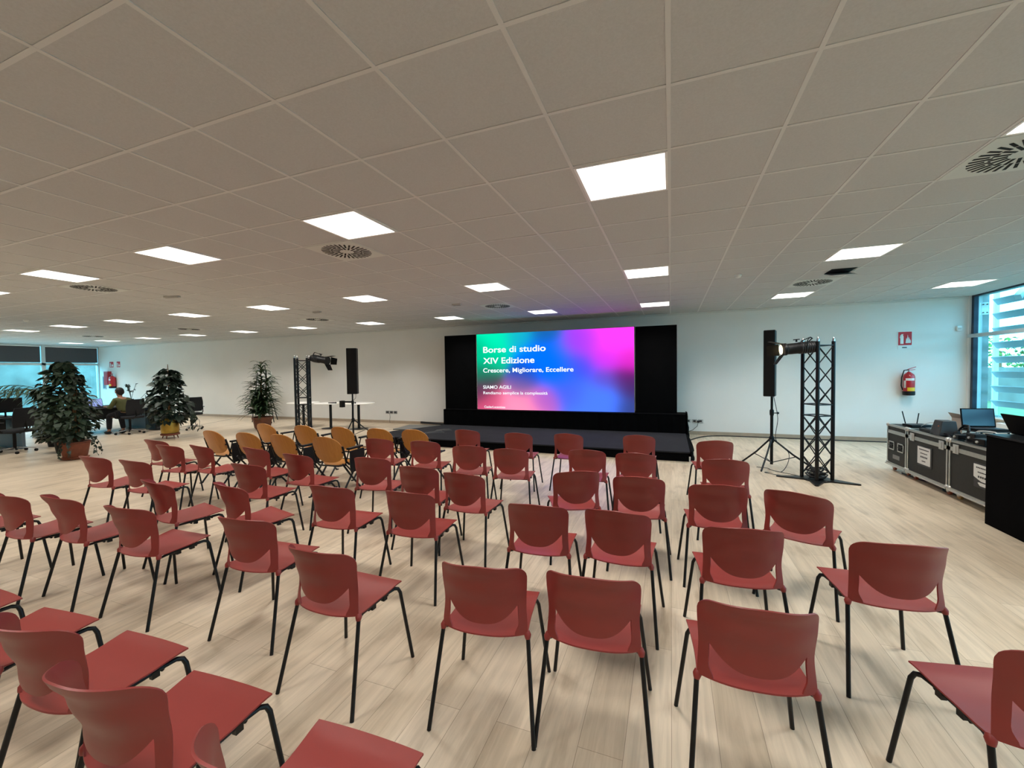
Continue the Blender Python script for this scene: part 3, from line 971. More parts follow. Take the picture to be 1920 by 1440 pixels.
fr.build('screen_edge', 'midgrey', scr, smooth=False)
def srow(body, x0, x1, zb, cap, bold):
    mt = Matrix.Translation((x0, SY - .006, zb)) @ Matrix.Rotation(PI / 2, 4, 'X')
    text_obj('slide_text', body, cap / .729, 'text', mt, scr, bold, x1 - x0)
srow('Borse di studio', -4.76, -3.0, 2.135, .166, .0042)
srow('XIV Edizione', -4.765, -3.305, 1.838, .165, .0042)
srow('Crescere, Migliorare, Eccellere', -4.77, -2.281, 1.60, .120, .0026)
srow('SIAMO AGILI', -4.777, -3.966, 1.161, .092, .0014)
srow('Rendiamo semplice la complessit\u00e0', -4.774, -2.959, 1.012, .080, .0008)
srow('CasilerLucentissa', -4.752, -4.136, .64, .060, .0008)
for x0, x1, lab in ((-5.95, -4.98, 'black masking panel left of the lit screen'), (-.79, .13, 'black masking panel right of the lit screen')):
    p = thing('masking_panel', (0, 0, 0), lab, 'panel', group='black panels either side of the screen')
    MB().box(x0, x1, SY - .01, SY + .02, .55, 2.64).build('panel_cloth', 'cloth', p, smooth=False)
    f = MB()
    for x in (x0 + .03, x1 - .03): f.box(x - .02, x + .02, SY + .02, SY + .06, 0.59, 2.6)
    f.box(x0 + .05, x1 - .05, SY + .02, SY + .06, 2.56, 2.6)
    f.build('panel_frame', 'blackmetal', p, smooth=False)

# ------------------------------------------------------------------ truss towers
def truss(cx, cy, rz, label, arms, top=1.985):
    t = thing('truss_tower', (cx, cy, 0), label, 'truss tower', rz, group='black lighting truss towers')
    d = .178
    cs = [(-d, 0), (0, -d), (d, 0), (0, d)]
    for (x, y) in cs:
        MB().tube([(x, y, .02), (x, y, top)], .0245, 14).build('chord', 'blackmetal', t)
        MB().lathe([(.017, 0), (.017, .025), (.012, .05), (.006, .06)], 12, (x, y, top)).build('spigot', 'steel', t)
    for nm_, (z0, z1, rungs) in {'lower_bracing': (.06, .93, (.93,)), 'upper_bracing': (1.09, 1.93, (1.09, 1.93))}.items():
        br = MB()
        for i in range(4):
            a, c = Vector(cs[i]), Vector(cs[(i + 1) % 4])
            def P(k, z): q = a + (c - a) * k; return (q.x, q.y, z)
            n = 3; h = (z1 - z0) / n
            for j in range(n):
                zz0, zz1 = z0 + j * h + .02, z0 + (j + 1) * h - .02
                br.tube([P(.06, zz0), P(.94, zz1)], .0075, 6)
                br.tube([P(.94, zz0), P(.06, zz1)], .0075, 6)
            for z in rungs: br.bar(P(.03, z), P(.97, z), .03, .014)
        br.build(nm_, 'blackmetal', t)
    bp = MB()
    bp.prism([(-.27, 0), (-.05, -.10), (0, -.27), (.05, -.10), (.27, 0), (.05, .10), (0, .27), (-.05, .10)], 0, .012)
    bp.box(-.2, .2, -.2, .2, .0, .011, Matrix.Rotation(PI / 4, 4, 'Z'))
    bp.build('base_plate', 'blackmetal', t, smooth=False)
    for (ax, ay) in arms:
        v = Vector((ax, ay, 0)); u_ = v.normalized(); n_ = Vector((-u_.y, u_.x, 0))
        p0 = u_ * .14
        m = MB()
        vs = [p0 + n_ * .10, v + n_ * .022, v + u_ * .02, v - n_ * .022, p0 - n_ * .10]
        m.prism([(q.x, q.y) for q in vs], 0, .018)
        m.build('outrigger', 'blackmetal', t, smooth=False)
    return t
truss(1.97, 7.15, -.268, 'black truss tower right of the screen, with spotlight on it', [(-.47, -.12), (.47, -.08), (.0, -.44), (.0, .45)])
truss(-7.82, 7.13, -.16, 'black truss tower left of the screen, behind the yellow chairs', [(-.45, .05), (.45, .1), (.0, -.45), (.0, .45)])

def spotlight(loc, direction, label, lit, hookto):
    s = thing('stage_spotlight', loc, label, 'spotlight', group='profile spotlights on the trusses')
    d = Vector(direction).normalized()
    q = d.to_track_quat('Z', 'Y').to_matrix().to_4x4()
    # z runs along the beam, from tail (-.28) to lens (.2)
    b = MB(); b.lathe([(.05, -.28), (.075, -.275), (.082, -.24), (.084, -.05), (.078, -.04), (.078, .10), (.088, .11), (.088, .17), (.08, .175)], 24, mtx=q)
    b.build('lamp_body', 'black', s)
    f = MB()
    for k in range(6): f.lathe([(.084, -.22 + k * .028), (.088, -.215 + k * .028), (.084, -.21 + k * .028)], 24, mtx=q)
    f.build('cooling_fins', 'darkgrey', s)
    l = MB(); l.lathe([(.0, .168), (.070, .172), (.068, .178), (.0, .182)], 24, mtx=q); l.build('lens', 'warm' if lit else 'darkgrey', s)
    for i in range(4):
        a = i * PI / 2
        radial = (q @ Matrix.Rotation(a, 4, 'Z')) @ Vector((0, 1, 0))
        opening = 52 if radial.z < -.6 else (18 if radial.z > .6 else (82 if radial.y < -.6 and lit else 12))
        m = MB(); mt = q @ Matrix.Rotation(a, 4, 'Z') @ Matrix.Translation((0, .084, .175)) @ Matrix.Rotation(math.radians(-opening), 4, 'X')
        w = .085
        m.add([(-w, 0, 0), (w, 0, 0), (w * .82, 0, .15), (-w * .82, 0, .15), (-w, .003, 0), (w, .003, 0), (w * .82, .003, .15), (-w * .82, .003, .15)],
              [(0, 1, 2, 3), (7, 6, 5, 4), (0, 4, 5, 1), (1, 5, 6, 2), (2, 6, 7, 3), (3, 7, 4, 0)], mt)
        m.build('barn_door', 'darkgrey' if i == 0 else 'black', s, smooth=False)
    h = Vector(hookto) - Vector(loc)
    y = MB()
    up = Vector((0, 0, 1))
    side = d.cross(up).normalized()
    tail = -d * .12
    y.tube([tail + side * .10, tail + side * .11 + up * .10, tail * 1.6 + up * .14, tail - side * .11 + up * .10, tail - side * .10], .007, 8)
    y.tube([tail * 1.6 + up * .14, tail * 1.8 + up * .12, h], .010, 8)
    y.tube([h + up * -.04, h + up * .05], .028, 12)
    y.build('yoke', 'blackmetal', s)
    y2 = MB(); y2.tube([up * .09 - d * .02, up * .12 - d * .02], .012, 8); y2.bar(up * .125 - d * .06, up * .125 + d * .02, .012)
    y2.build('knob', 'black', s)
    return s
spotlight((1.66, 7.03, 1.895), (-1, -.10, -.08), 'lit profile spotlight with barn doors on the right truss tower', True, (1.80, 7.18, 1.93))
spotlight((-7.38, 7.27, 1.945), (1, .05, -.16), 'unlit profile spotlight with barn doors on the left truss tower', False, (-7.63, 7.2, 1.96))

# cable heap inside right truss
cc = MB(); rnd = random.Random(4)
for k in range(9):
    pts = []; r0 = rnd.uniform(.06, .13); z0 = .03 + k * .017; ph = rnd.uniform(0, 6)
    for i in range(25):
        a = ph + 2 * PI * i / 24
        pts.append((1.965 + r0 * math.cos(a) + rnd.uniform(-.006, .006), 7.15 + r0 * math.sin(a), z0 + .012 * math.sin(2 * a + k)))
    cc.tube(pts, .009, 6)
tag(cc.build('coiled_cable', 'cord'), 'heap of black cable coiled inside the right truss foot', 'cable')

# ------------------------------------------------------------------ column speakers on tripods
def tripod(cx, cy, top, label, legs, hub=.42):
    t = thing('speaker_stand', (cx, cy, 0), label, 'speaker stand', group='black tripod speaker stands')
    MB().tube([(0, 0, .03), (0, 0, hub + .45)], .023, 12).build('lower_pole', 'blackmetal', t)
    MB().tube([(0, 0, hub + .4), (0, 0, top)], .019, 12).build('upper_pole', 'blackmetal', t)
    m = MB(); m.lathe([(.028, 0), (.032, .02), (.032, .08), (.022, .10)], 14, (0, 0, hub + .42)); m.tube([(.03, 0, hub + .46), (.075, 0, hub + .46)], .008, 8); m.ball((.085, 0, hub + .46), .02)
    m.build('clamp_knob', 'black', t)
    m = MB(); m.lathe([(.03, -.03), (.04, 0), (.04, .05), (.025, .08)], 14, (0, 0, hub)); m.build('hub', 'black', t)
    for (x, y) in legs:
        v = Vector((x, y, 0)); u_ = v.normalized()
        MB().tube([u_ * .03 + Vector((0, 0, hub + .02)), v * .5 + Vector((0, 0, hub * .5 + .01)), v + Vector((0, 0, .018))], .014, 8).build('leg', 'blackmetal', t)
        MB().tube([Vector((0, 0, .06)), v * .55 + Vector((0, 0, hub * .44))], .007, 8).build('brace', 'blackmetal', t)
    return t
def column_speaker(cx, cy, z0, z1, rz, label, w=.165, d=.2):
    s = thing('column_speaker', (cx, cy, z0), label, 'speaker', rz, group='black column loudspeakers')
    h = z1 - z0
    MB().box(-w / 2, w / 2, -d / 2, d / 2, 0, h).build('cabinet', 'black', s, smooth=False, bevel=.012)
    MB().box(-w / 2 + .012, w / 2 - .012, d / 2, d / 2 + .008, .02, h - .02).build('grille', 'darkgrey', s, smooth=False, bevel=.003)
    m = MB().box(w / 2, w / 2 + .006, -.02, .02, h * .5, h * .62); m.build('handle', 'darkgrey', s, smooth=False)
    return s
tripod(1.55, 7.90, 1.20, 'black tripod stand carrying the right column speaker', [(-.42, .12), (-.24, -.52), (.56, -.16)])
column_speaker(1.52, 7.90, 1.155, 2.235, -.30, 'tall black column speaker right of the screen')
tripod(-7.55, 8.4, 1.15, 'black tripod stand carrying the left column speaker', [(-.50, .25), (.42, .35), (.10, -.5)])
column_speaker(-7.53, 8.4, 1.105, 2.26, .5, 'tall black column speaker left of the screen', .25, .18)
bk = thing('bracket_clamp', (-7.575, 8.4, .86), 'black phone-like clamp on the left speaker stand', 'clamp')
m = MB(); m.box(-.32, -.02, -.02, .02, .02, .06); m.build('clamp_arm', 'black', bk, smooth=False, bevel=.006)
m = MB(); m.box(-.36, -.26, -.05, .05, -.10, .07); m.build('clamp_head', 'black', bk, smooth=False, bevel=.008)

def cable(name, pts, label, r=.006, m='cord', cat='cable', group=None):
    # catmull-rom through pts
    P = [Vector(p) for p in pts]; P = [P[0]] + P + [P[-1]]
    out = []
    for i in range(1, len(P) - 2):
        for k in range(8):
            t = k / 8
            out.append(.5 * ((2 * P[i]) + (-P[i - 1] + P[i + 1]) * t + (2 * P[i - 1] - 5 * P[i] + 4 * P[i + 1] - P[i + 2]) * t * t + (-P[i - 1] + 3 * P[i] - 3 * P[i + 1] + P[i + 2]) * t ** 3))
    out.append(P[-2])
    o = MB().tube(out, r, 6).build(name, m)
    return tag(o, label, cat, group)
cable('cable', [(1.57, 7.87, 1.15), (1.62, 7.83, .8), (1.60, 7.85, .45), (1.75, 7.7, .25), (1.62, 7.5, .012), (1.35, 7.35, .012), (1.55, 7.2, .012), (1.8, 7.2, .012), (1.5, 7.5, .012), (1.45, 7.65, .012), (1.3, 7.7, .012)], 'thin black cable looping down the right speaker stand', .005)
cable('cable', [(.36, 10.1, .012), (.9, 10.95, .012), (2.2, 11.05, .012), (3.4, 11.02, .012), (4.4, 11.03, .012), (5.3, 10.8, .012)], 'black cable running along the right back wall baseboard', .013)
cable('cable', [(-7.46, 8.42, 1.12), (-7.42, 8.36, 1.0), (-7.52, 8.36, .9), (-7.55, 8.36, .5)], 'short cable below the left column speaker', .005)

# ------------------------------------------------------------------ round tables by the back wall, microphone
def table(x, y, label, first=[None]):
    if first[0] is None:
        t = thing('round_table', (x, y, 0), label, 'table', group='round white tables at the back wall')
        MB().lathe([(.43, .0), (.455, .006), (.46, .014), (.445, .022), (.0, .022)][:4], 40, (0, 0, .735)).build('table_top', 'whitetop', t)
        MB().tube([(0, 0, .02), (0, 0, .735)], .038, 14).build('pedestal', 'blackmetal', t)
        MB().lathe([(.26, 0), (.26, .008), (.06, .022), (.045, .03)], 32).build('base_plate', 'blackmetal', t)
        first[0] = t
        return t
    return dup(first[0], (x, y, 0), 0, label)
table(-10.55, 9.62, 'round white table with black pedestal, leftmost of three')
table(-9.48, 9.62, 'round white table with black pedestal, middle of three')
table(-8.55, 9.75, 'round white table with black pedestal, rightmost of three')
mc = thing('microphone', (-9.22, 9.45, .777), 'black handheld microphone lying on the middle white table', 'microphone', .35)
MB().tube([(-.13, 0, 0), (.06, 0, 0)], [.013, .018], 10).build('mic_handle', 'black', mc)
MB().ball((.085, 0, 0), .026).build('mic_head', 'darkgrey', mc)
# easel by the far plant
es = thing('flip_chart_easel', (-13.3, 10.35, 0), 'flip chart easel with white board behind the tall dracaena', 'easel')
MB().box(-.32, .34, -.012, .012, 1.0, 1.72, Matrix.Rotation(-.1, 4, 'X')).build('board', 'signwhite', es, smooth=False)
for a, c in (((-.05, -.05, 1.7), (-.12, -.25, 0)), ((.30, -.05, 1.95), (.72, -.1, 0)), ((.1, .1, 1.7), (.1, .55, 0))):
    MB().tube([a, c], .014, 8).build('leg', 'blackmetal', es)
MB().tube([(.37, -.06, 1.75), (.40, -.08, 1.25)], .02, 8).build('bracket', 'black', es)
MB().tube([(-.36, -.16, .6), (.55, -.08, .5)], .008, 8).build('cross_brace', 'blackmetal', es)
m = thing('tripod_dolly', (-12.42, 9.95, 0), 'small pair of black castors on the floor right of the dracaena', 'castors')
for dx in (-.05, .07):
    MB().lathe([(.035, -.015), (.045, 0), (.035, .015)], 14, mtx=Matrix.Translation((dx, 0, .045)) @ Matrix.Rotation(PI / 2, 4, 'X')).build('wheel', 'black', m)
MB().tube([(-.05, 0, .06), (.07, 0, .06)], .008, 6).build('axle', 'black', m)

# ------------------------------------------------------------------ wall fittings
def socket_strip(x, z, n, m_, label, sp=.14, w=.115):
    s = thing('wall_socket', (x, YB, z), label, 'socket', group='wall sockets')
    for i in range(n):
        MB().box(i * sp - w / 2, i * sp + w / 2, -.012, 0, -.042, .042).build('socket_plate', m_, s, smooth=False, bevel=.003)
        MB().box(i * sp - w / 4, i * sp + w / 4, -.015, -.012, -.022, .022).build('socket_face', 'darkgrey', s, smooth=False)
    return s
socket_strip(.40, .335, 3, 'grey', 'pale wall socket strip just right of the stage')
socket_strip(-8.62, .35, 3, 'midgrey', 'grey wall socket strip left of the screen', .155, .13)
pl = MB().box(.60, .65, YB - .06, YB - .015, .30, .35); pl.tube([(.625, YB - .05, .31), (.60, YB - .08, .22), (.50, YB - .08, .12), (.38, YB - .12, .08), (.34, YB - .3, .05)], .007, 6)
tag(pl.build('power_plug', 'cord'), 'black plug and cord in the right wall socket', 'plug')
cable('cable', [(-8.52, YB - .03, .32), (-8.50, YB - .04, .2), (-8.52, YB - .03, .1), (-8.5, YB - .05, .012)], 'thin cord hanging from the left wall sockets', .005)

def fire_sign(x0, x1, z0, z1, label, cap=True):
    s = thing('fire_sign', (0, YB, 0), label, 'sign', group='fire safety signs')
    MB().box(x0 - .012, x1 + .012, -.006, 0, z0 - .012, z1 + .012).build('sign_border', 'signwhite', s, smooth=False)
    MB().box(x0, x1, -.008, -.006, z0, z1).build('sign_face', 'signred', s, smooth=False)
    w = x1 - x0; h = z1 - z0
    m = MB()
    ex, ez = x0 + w * .27, z0 + h * .10
    bw, bh = w * .12, h * .55
    mx = Matrix(((1, 0, 0, 0), (0, 0, 1, 0), (0, 1, 0, 0), (0, 0, 0, 1)))
    pts = [(ex - bw, ez), (ex + bw, ez), (ex + bw, ez + bh), (ex + bw * .6, ez + bh + .03), (ex - bw * .6, ez + bh + .03), (ex - bw, ez + bh)]
    m.prism(pts, -.011, -.008, mx)
    m.prism([(ex - w * .17, ez + bh * .8), (ex - w * .13, ez + bh * 1.15), (ex - w * .02, ez + h * .74), (ex + bw, ez + h * .72), (ex + bw * .4, ez + h * .66), (ex - w * .06, ez + h * .64), (ex - w * .12, ez + bh * .8)], -.011, -.008, mx)
    fx = x0 + w * .72
    for k, (dx, hh) in enumerate(((-.13, .45), (-.04, .68), (.06, .50), (.14, .34))):
        m.prism([(fx + w * (dx - .05), ez + h * .06), (fx + w * (dx + .06), ez + h * .04), (fx + w * (dx + .07), ez + h * hh * .6), (fx + w * (dx + .01), ez + h * hh), (fx + w * (dx - .02), ez + h * hh * .6)], -.011, -.008, mx)
    m.build('pictogram', 'signwhite', s, smooth=False)
    if cap:
        MB().box(x0, x1, -.005, 0, z0 - .085, z0 - .014).build('caption_strip', 'signwhite', s, smooth=False)
        MB().box(x0 + w * .3, x0 + w * .65, -.007, -.005, z0 - .06, z0 - .04).build('caption_print', 'ink', s, smooth=False)
fire_sign(4.495, 4.72, 2.06, 2.34, 'red fire extinguisher sign on the right back wall')
fire_sign(-23.85, -23.55, 2.05, 2.30, 'small red and white sign high on the far left wall, left one', False)
fire_sign(-23.30, -23.05, 2.05, 2.30, 'small red and white sign high on the far left wall, right one', False)

def extinguisher(x, y, z, label, r=.085, h=.46):
    e = thing('fire_extinguisher', (x, y, z), label, 'fire extinguisher', group='red fire extinguishers')
    MB().lathe([(r * .9, 0), (r, .02), (r, h * .78), (r * .85, h * .88), (r * .4, h * .96), (r * .25, h)], 24).build('cylinder', 'firered', e)
    MB().lathe([(r * .92, -.012), (r * 1.06, .0), (r * 1.06, .07), (r * 1.0, .075)], 24).build('base_ring', 'black', e)
    m = MB(); m.lathe([(r * .22, 0), (r * .22, .04), (r * .15, .06)], 12, (0, 0, h)); m.build('valve', 'alu', e)
    m = MB(); m.bar((-.03, -.02, h + .05), (.10, -.02, h + .10), .022, .012); m.bar((-.02, -.02, h + .03), (.09, -.02, h + .045), .018, .010); m.build('handle', 'firered', e, smooth=False)
    MB().tube([(-.02, -.02, h + .04), (-.09, -.02, h + .03), (-r * 1.35, -.02, h * .75), (-r * 1.4, -.02, h * .4), (-r * 1.15, -.02, .10)], .011, 8).build('hose', 'black', e)
    def lab_band(z0, z1, a0, a1, m_, nm):
        b_ = MB(); n = 10; vs = []; fs = []
        for i in range(n + 1):
            a = a0 + (a1 - a0) * i / n
            for zz in (z0, z1): vs.append(((r + .0015) * math.cos(a), (r + .0015) * math.sin(a), zz))
        for i in range(n): fs.append((2 * i, 2 * i + 2, 2 * i + 3, 2 * i + 1))
        b_.add(vs, fs); b_.build(nm, m_, e)
    lab_band(h * .62, h * .72, -PI * .80, -PI * .3, 'paper', 'label')
    lab_band(h * .30, h * .62, -PI * .92, -PI * .78, 'paper', 'label')
    lab_band(h * .17, h * .32, -PI * .70, -PI * .25, 'yellow', 'label')
    return e
extinguisher(4.64, YB - .11, 1.02, 'red fire extinguisher with yellow label on the right back wall', .095, .48)
extinguisher(-23.45, YB - .12, 1.12, 'red fire extinguisher on the far left wall', .12, .55)
o = thing('fire_cabinet', (-23.88, YB, 1.05), 'tall red cabinet on the far left wall beside the extinguisher', 'cabinet')
MB().box(-.18, .14, -.14, 0, .2, .82).build('cabinet_body', 'firered', o, smooth=False, bevel=.006)
MB().box(-.14, .10, -.15, -.14, .25, .77).build('door', 'firered', o, smooth=False, bevel=.003)
o = thing('notice_board', (-24.3, YB, 1.05), 'pale framed notice on the wall next to the far left windows', 'notice')
MB().box(-.13, .13, -.02, 0, 0, .62).build('frame', 'grey', o, smooth=False)
MB().box(-.09, .09, -.025, -.02, .05, .57).build('sheet', 'bluegrey', o, smooth=False)
o = thing('motion_sensor', (5.46, YB, 2.37), 'small white wall sensor in the right corner', 'sensor')
MB().box(-.04, .04, -.05, 0, -.05, .05).build('sensor_housing', 'signwhite', o, smooth=False, bevel=.015)
MB().box(-.025, .025, -.055, -.05, -.03, .01).build('sensor_window', 'grey', o, smooth=False)

# ------------------------------------------------------------------ flight cases at the right
CX = 3.20; CZ0, CZ1 = .105, .715
def flight_case(y0, y1, kind, label, depth=.62):
    c = thing('flight_case', (CX, (y0 + y1) / 2, 0), label, 'flight case', group='flight cases along the right side')
    a, b_ = y0 - (y0 + y1) / 2 + .008, y1 - (y0 + y1) / 2 - .008
    MB().box(.008, depth, a + .006, b_ - .006, CZ0, CZ1 - .006).build('case_body', 'case', c, smooth=False)
    e = MB(); w = .028
    for z0, z1 in ((CZ0 - .004, CZ0 + w * .7), (CZ1 - w, CZ1), (CZ1 - .135, CZ1 - .085)):
        e.box(0, .014, a, b_, z0, z1); e.box(0, depth, a, a + .01, z0, z1); e.box(0, depth, b_ - .01, b_, z0, z1)
    for y_ in (a, b_ - w):
        e.box(0, .014, y_, y_ + w, CZ0, CZ1)
    e.box(0, w, a, b_, CZ1 - .004, CZ1 + .002); e.box(0, depth, a, a + w, CZ1 - .004, CZ1 + .002); e.box(0, depth, b_ - w, b_, CZ1 - .004, CZ1 + .002)
    e.build('edge_profile', 'alu', c, smooth=False)
    for y_ in (a + .015, b_ - .015):
        for z_ in (CZ0 + .01, CZ1 - .012):
            MB().ball((.012, y_, z_), .03, .03, .03, 10, 8).build('corner_cap', 'zinc', c)
    if kind == 'end':
        for y_ in (-.13, .14):
            h = MB(); 
            h.box(-.004, .004, y_ - .085, y_ - .07, .33, .46); h.box(-.004, .004, y_ + .07, y_ + .085, .33, .46)
            h.box(-.004, .004, y_ - .085, y_ + .085, .33, .345); h.box(-.004, .004, y_ - .085, y_ + .085, .445, .46)
            hh = h.build('recessed_handle', 'zinc', c, smooth=False)
            MB().box(-.001, .006, y_ - .07, y_ + .07, .345, .445).build('handle_recess', 'hatch', hh, smooth=False)
            MB().tube([(-.006, y_ - .055, .40), (-.006, y_ + .055, .40)], .009, 8).build('grip', 'black', hh)
        MB().box(.001, .008, -.1, .1, .20, .26).build('stencil_mark', 'midgrey', c, smooth=False)
    else:
        for y_ in (a + .12, b_ - .14):
            l = MB(); l.box(-.008, .002, y_ - .05, y_ + .05, CZ1 - .155, CZ1 - .045); l.box(-.016, -.008, y_ - .018, y_ + .018, CZ1 - .14, CZ1 - .06)
            l.build('latch', 'zinc', c, smooth=False, bevel=.002)
        yc = .04 if kind == 'plain' else -.13
        z0, z1 = .28, .515
        ww = .15
        dk = MB().box(.0005, .008, yc - ww - .03, yc + ww + .0, z0 - .025, z1 + .015); dk.build('label_holder', 'darkgrey', c, smooth=False)
        sh = MB()
        if kind == 'torn':
            sh.add([(-.002, yc - ww, z0), (-.002, yc + ww * .3, z0), (-.002, yc + ww * .55, z0 + .03), (-.002, yc + .02, z0 + .05), (-.002, yc + ww, z0 + .09), (-.002, yc + ww, z1), (-.002, yc - ww, z1)], [(6, 5, 4, 3, 2, 1, 0)])
        else:
            sh.box(-.003, 0, yc - ww, yc + ww, z0, z1)
        sh.build('paper_label', 'paper', c, smooth=False)
        pr_ = MB()
        for k, (zz, hw, hh) in enumerate(((z1 - .035, .115, .014), (z1 - .085, .085, .012), (z1 - .135, .085, .022), (z1 - .19, .045, .012))):
            n = 9 if k != 2 else 5
            for i in range(n):
                f0 = -hw + 2 * hw * i / n; f1 = f0 + 2 * hw / n * .66
                pr_.box(-.0045, -.003, yc + f0, yc + f1, zz - hh / 2, zz + hh / 2)
        pr_.build('label_print', 'ink', c, smooth=False)
    bd = MB().box(-.02, depth + .02, a - .002, b_ + .002, CZ0 - .02, CZ0 - .003); bd.build('castor_board', 'zinc', c, smooth=False)
    ty = 'castor' if kind != 'torn' else 'yellowtyre'
    for y_ in (a + .09, b_ - .09):
        for x_ in (.07, depth - .07):
            f = MB(); f.box(x_ - .04, x_ + .04, y_ - .04, y_ + .04, CZ0 - .026, CZ0 - .02)
            f.box(x_ - .022, x_ - .017, y_ - .025, y_ + .025, .035, CZ0 - .02); f.box(x_ + .017, x_ + .022, y_ - .025, y_ + .025, .035, CZ0 - .02)
            ff = f.build('castor', 'zinc', c, smooth=False)
            MB().lathe([(.03, -.015), (.04, -.013), (.04, .013), (.03, .015)], 18, mtx=Matrix.Translation((x_, y_, .0405)) @ Matrix.Rotation(PI / 2, 4, 'Y')).build('castor_wheel', ty, ff)
    return c
flight_case(7.67, 8.26, 'end', 'dark flight case with two recessed handles, farthest of three')
flight_case(6.70, 7.66, 'plain', 'dark flight case with clean white label, middle of three')
flight_case(5.72, 6.69, 'torn', 'dark flight case with torn white label, next to the black lectern')

ZC = CZ1 + .003
r_ = thing('router', (3.42, 7.92, ZC), 'black router with two antennas on the farthest flight case', 'router', .2)
MB().box(-.13, .13, -.09, .09, 0, .035).build('router_body', 'black', r_, smooth=False, bevel=.006)
for a, c in (((-.09, .08, .03), (-.13, .09, .22)), ((.06, .08, .03), (.09, .09, .19))):
    MB().tube([a, c], .007, 8).build('antenna', 'black', r_)
o = MB().box(3.50, 3.66, 7.42, 7.56, ZC, ZC + .06); tag(o.build('small_box', 'black', smooth=False, bevel=.004), 'small flat black box between the router and black speaker', 'box')
o = thing('mixer', (3.34, 7.28, ZC), 'low black mixer on the middle flight case behind the small speaker', 'mixer')
MB().box(-.1, .14, -.16, .16, 0, .04).build('mixer_body', 'black', o, smooth=False, bevel=.005)
MB().box(-.06, .1, -.12, .12, .04, .046).build('mixer_panel', 'darkgrey', o, smooth=False)
o = thing('monitor_speaker', (3.32, 7.04, ZC), 'small black wedge speaker with red light on the middle case', 'speaker')
m = MB(); m.add([(-.10, -.11, 0), (.10, -.11, 0), (.10, .11, 0), (-.10, .11, 0), (-.06, -.085, .19), (.08, -.085, .19), (.08, .085, .19), (-.06, .085, .19)], [(3, 2, 1, 0), (4, 5, 6, 7), (0, 1, 5, 4), (1, 2, 6, 5), (2, 3, 7, 6), (3, 0, 4, 7)])
m.build('speaker_cabinet', 'darkgrey', o, smooth=False, bevel=.008)
MB().ball((-.078, -.05, .12), .008).build('indicator_light', 'castor', o)
o = thing('headphones', (3.36, 6.78, ZC), 'black headphones lying beside the small wedge speaker', 'headphones')
m = MB(); m.tube([(.0, -.08, .02), (.03, -.09, .10), (.05, -.04, .16), (.05, .04, .16), (.03, .09, .10), (0, .08, .02)], .011, 8); m.build('headband', 'black', o)
for y_ in (-.08, .08): MB().ball((0, y_, .04), .04, .025, .04).build('ear_cup', 'black', o)
def laptop(loc, rz, label, w, d, open_deg, scr_m, group=None, sh=None):
    l = thing('laptop', loc, label, 'laptop', rz, group)
    sh = sh or d
    MB().box(-w / 2, w / 2, -d / 2, d / 2, 0, .018).build('laptop_base', 'matte', l, smooth=False, bevel=.004)
    MB().box(-w / 2 + .03, w / 2 - .03, -d / 2 + .09, d / 2 - .03, .018, .021).build('keyboard', 'darkgrey', l, smooth=False)
    q = Matrix.Translation((0, d / 2, .018)) @ Matrix.Rotation(math.radians(90 - open_deg), 4, 'X')
    # lid stands on the rear edge; local z up the lid
    lid = MB().box(-w / 2, w / 2, 0, .008, 0, sh, q).build('laptop_lid', 'matte', l, smooth=False)
    MB().box(-w / 2 + .012, w / 2 - .012, -.0015, 0, .02, sh - .012, q).build('laptop_screen', scr_m, lid, smooth=False)
    return l
laptop((3.65, 6.86, ZC + .10), .18, 'large open laptop with dim blue screen on the flight cases', .36, .24, 98, 'darkscreen')
sd = thing('laptop_stand', (3.65, 6.86, ZC), 'dark stand carrying the large open laptop', 'stand', .18)
MB().box(-.2, .2, -.13, .13, .085, .098).build('stand_plate', 'darkgrey', sd, smooth=False)
for x_ in (-.15, .15):
    for y_ in (-.1, .1): MB().tube([(x_, y_, 0), (x_ * .9, y_ * .9, .09)], .01, 8).build('leg', 'black', sd)
o = thing('carton', (3.68, 7.32, ZC), 'open cream cardboard carton behind the large laptop', 'box', .2)
MB().box(-.11, .11, -.08, .08, 0, .20).build('carton_body', 'sill', o, smooth=False)
MB().add([(-.11, -.08, .2), (-.11, .08, .2), (-.15, .09, .27), (-.15, -.09, .26)], [(0, 1, 2, 3), (3, 2, 1, 0)]).build('carton_flap', 'sill', o, smooth=False)
o = thing('white_tray', (3.62, 6.25, ZC), 'white sheet lying under cables on the nearest flight case', 'sheet')
MB().box(-.18, .2, -.38, .42, 0, .006).build('sheet', 'paper', o, smooth=False)
rnd = random.Random(11)
spots = [(3.30, 6.62, .07, .05, .06, 'camera-like black gadget on the cases nearest the laptop'), (3.32, 6.42, .06, .07, .10, 'black video switcher block, second gadget on the nearest case'), (3.28, 6.22, .07, .06, .07, 'black power adapter, third gadget on the nearest case'), (3.36, 6.02, .08, .09, .08, 'black audio interface, fourth gadget on the nearest case'), (3.45, 5.86, .08, .07, .06, 'black gadget closest to the lectern on the nearest case')]
for (x_, y_, a, c, h, lab) in spots:
    o = thing('av_gadget', (x_, y_, ZC + .006), lab, 'device', rnd.uniform(-.5, .5), 'small AV devices on the nearest flight case')
    MB().box(-a, a, -c, c, 0, h).build('device_body', 'black', o, smooth=False, bevel=.008)
    MB().lathe([(.014, 0), (.014, .012), (.009, .015)], 14, mtx=Matrix.Translation((-a, .01, h * .5)) @ Matrix.Rotation(-PI / 2, 4, 'Y')).build('knob', 'zinc', o)
cable('cable', [(3.22, 7.1, ZC + .012), (3.28, 6.9, ZC + .03), (3.24, 6.72, ZC + .012), (3.30, 6.55, ZC + .02), (3.22, 6.4, ZC + .012), (3.28, 6.2, ZC + .015), (3.22, 6.0, ZC + .012), (3.3, 5.85, ZC + .012)], 'black cable snaking along the top edge of the cases', .008)
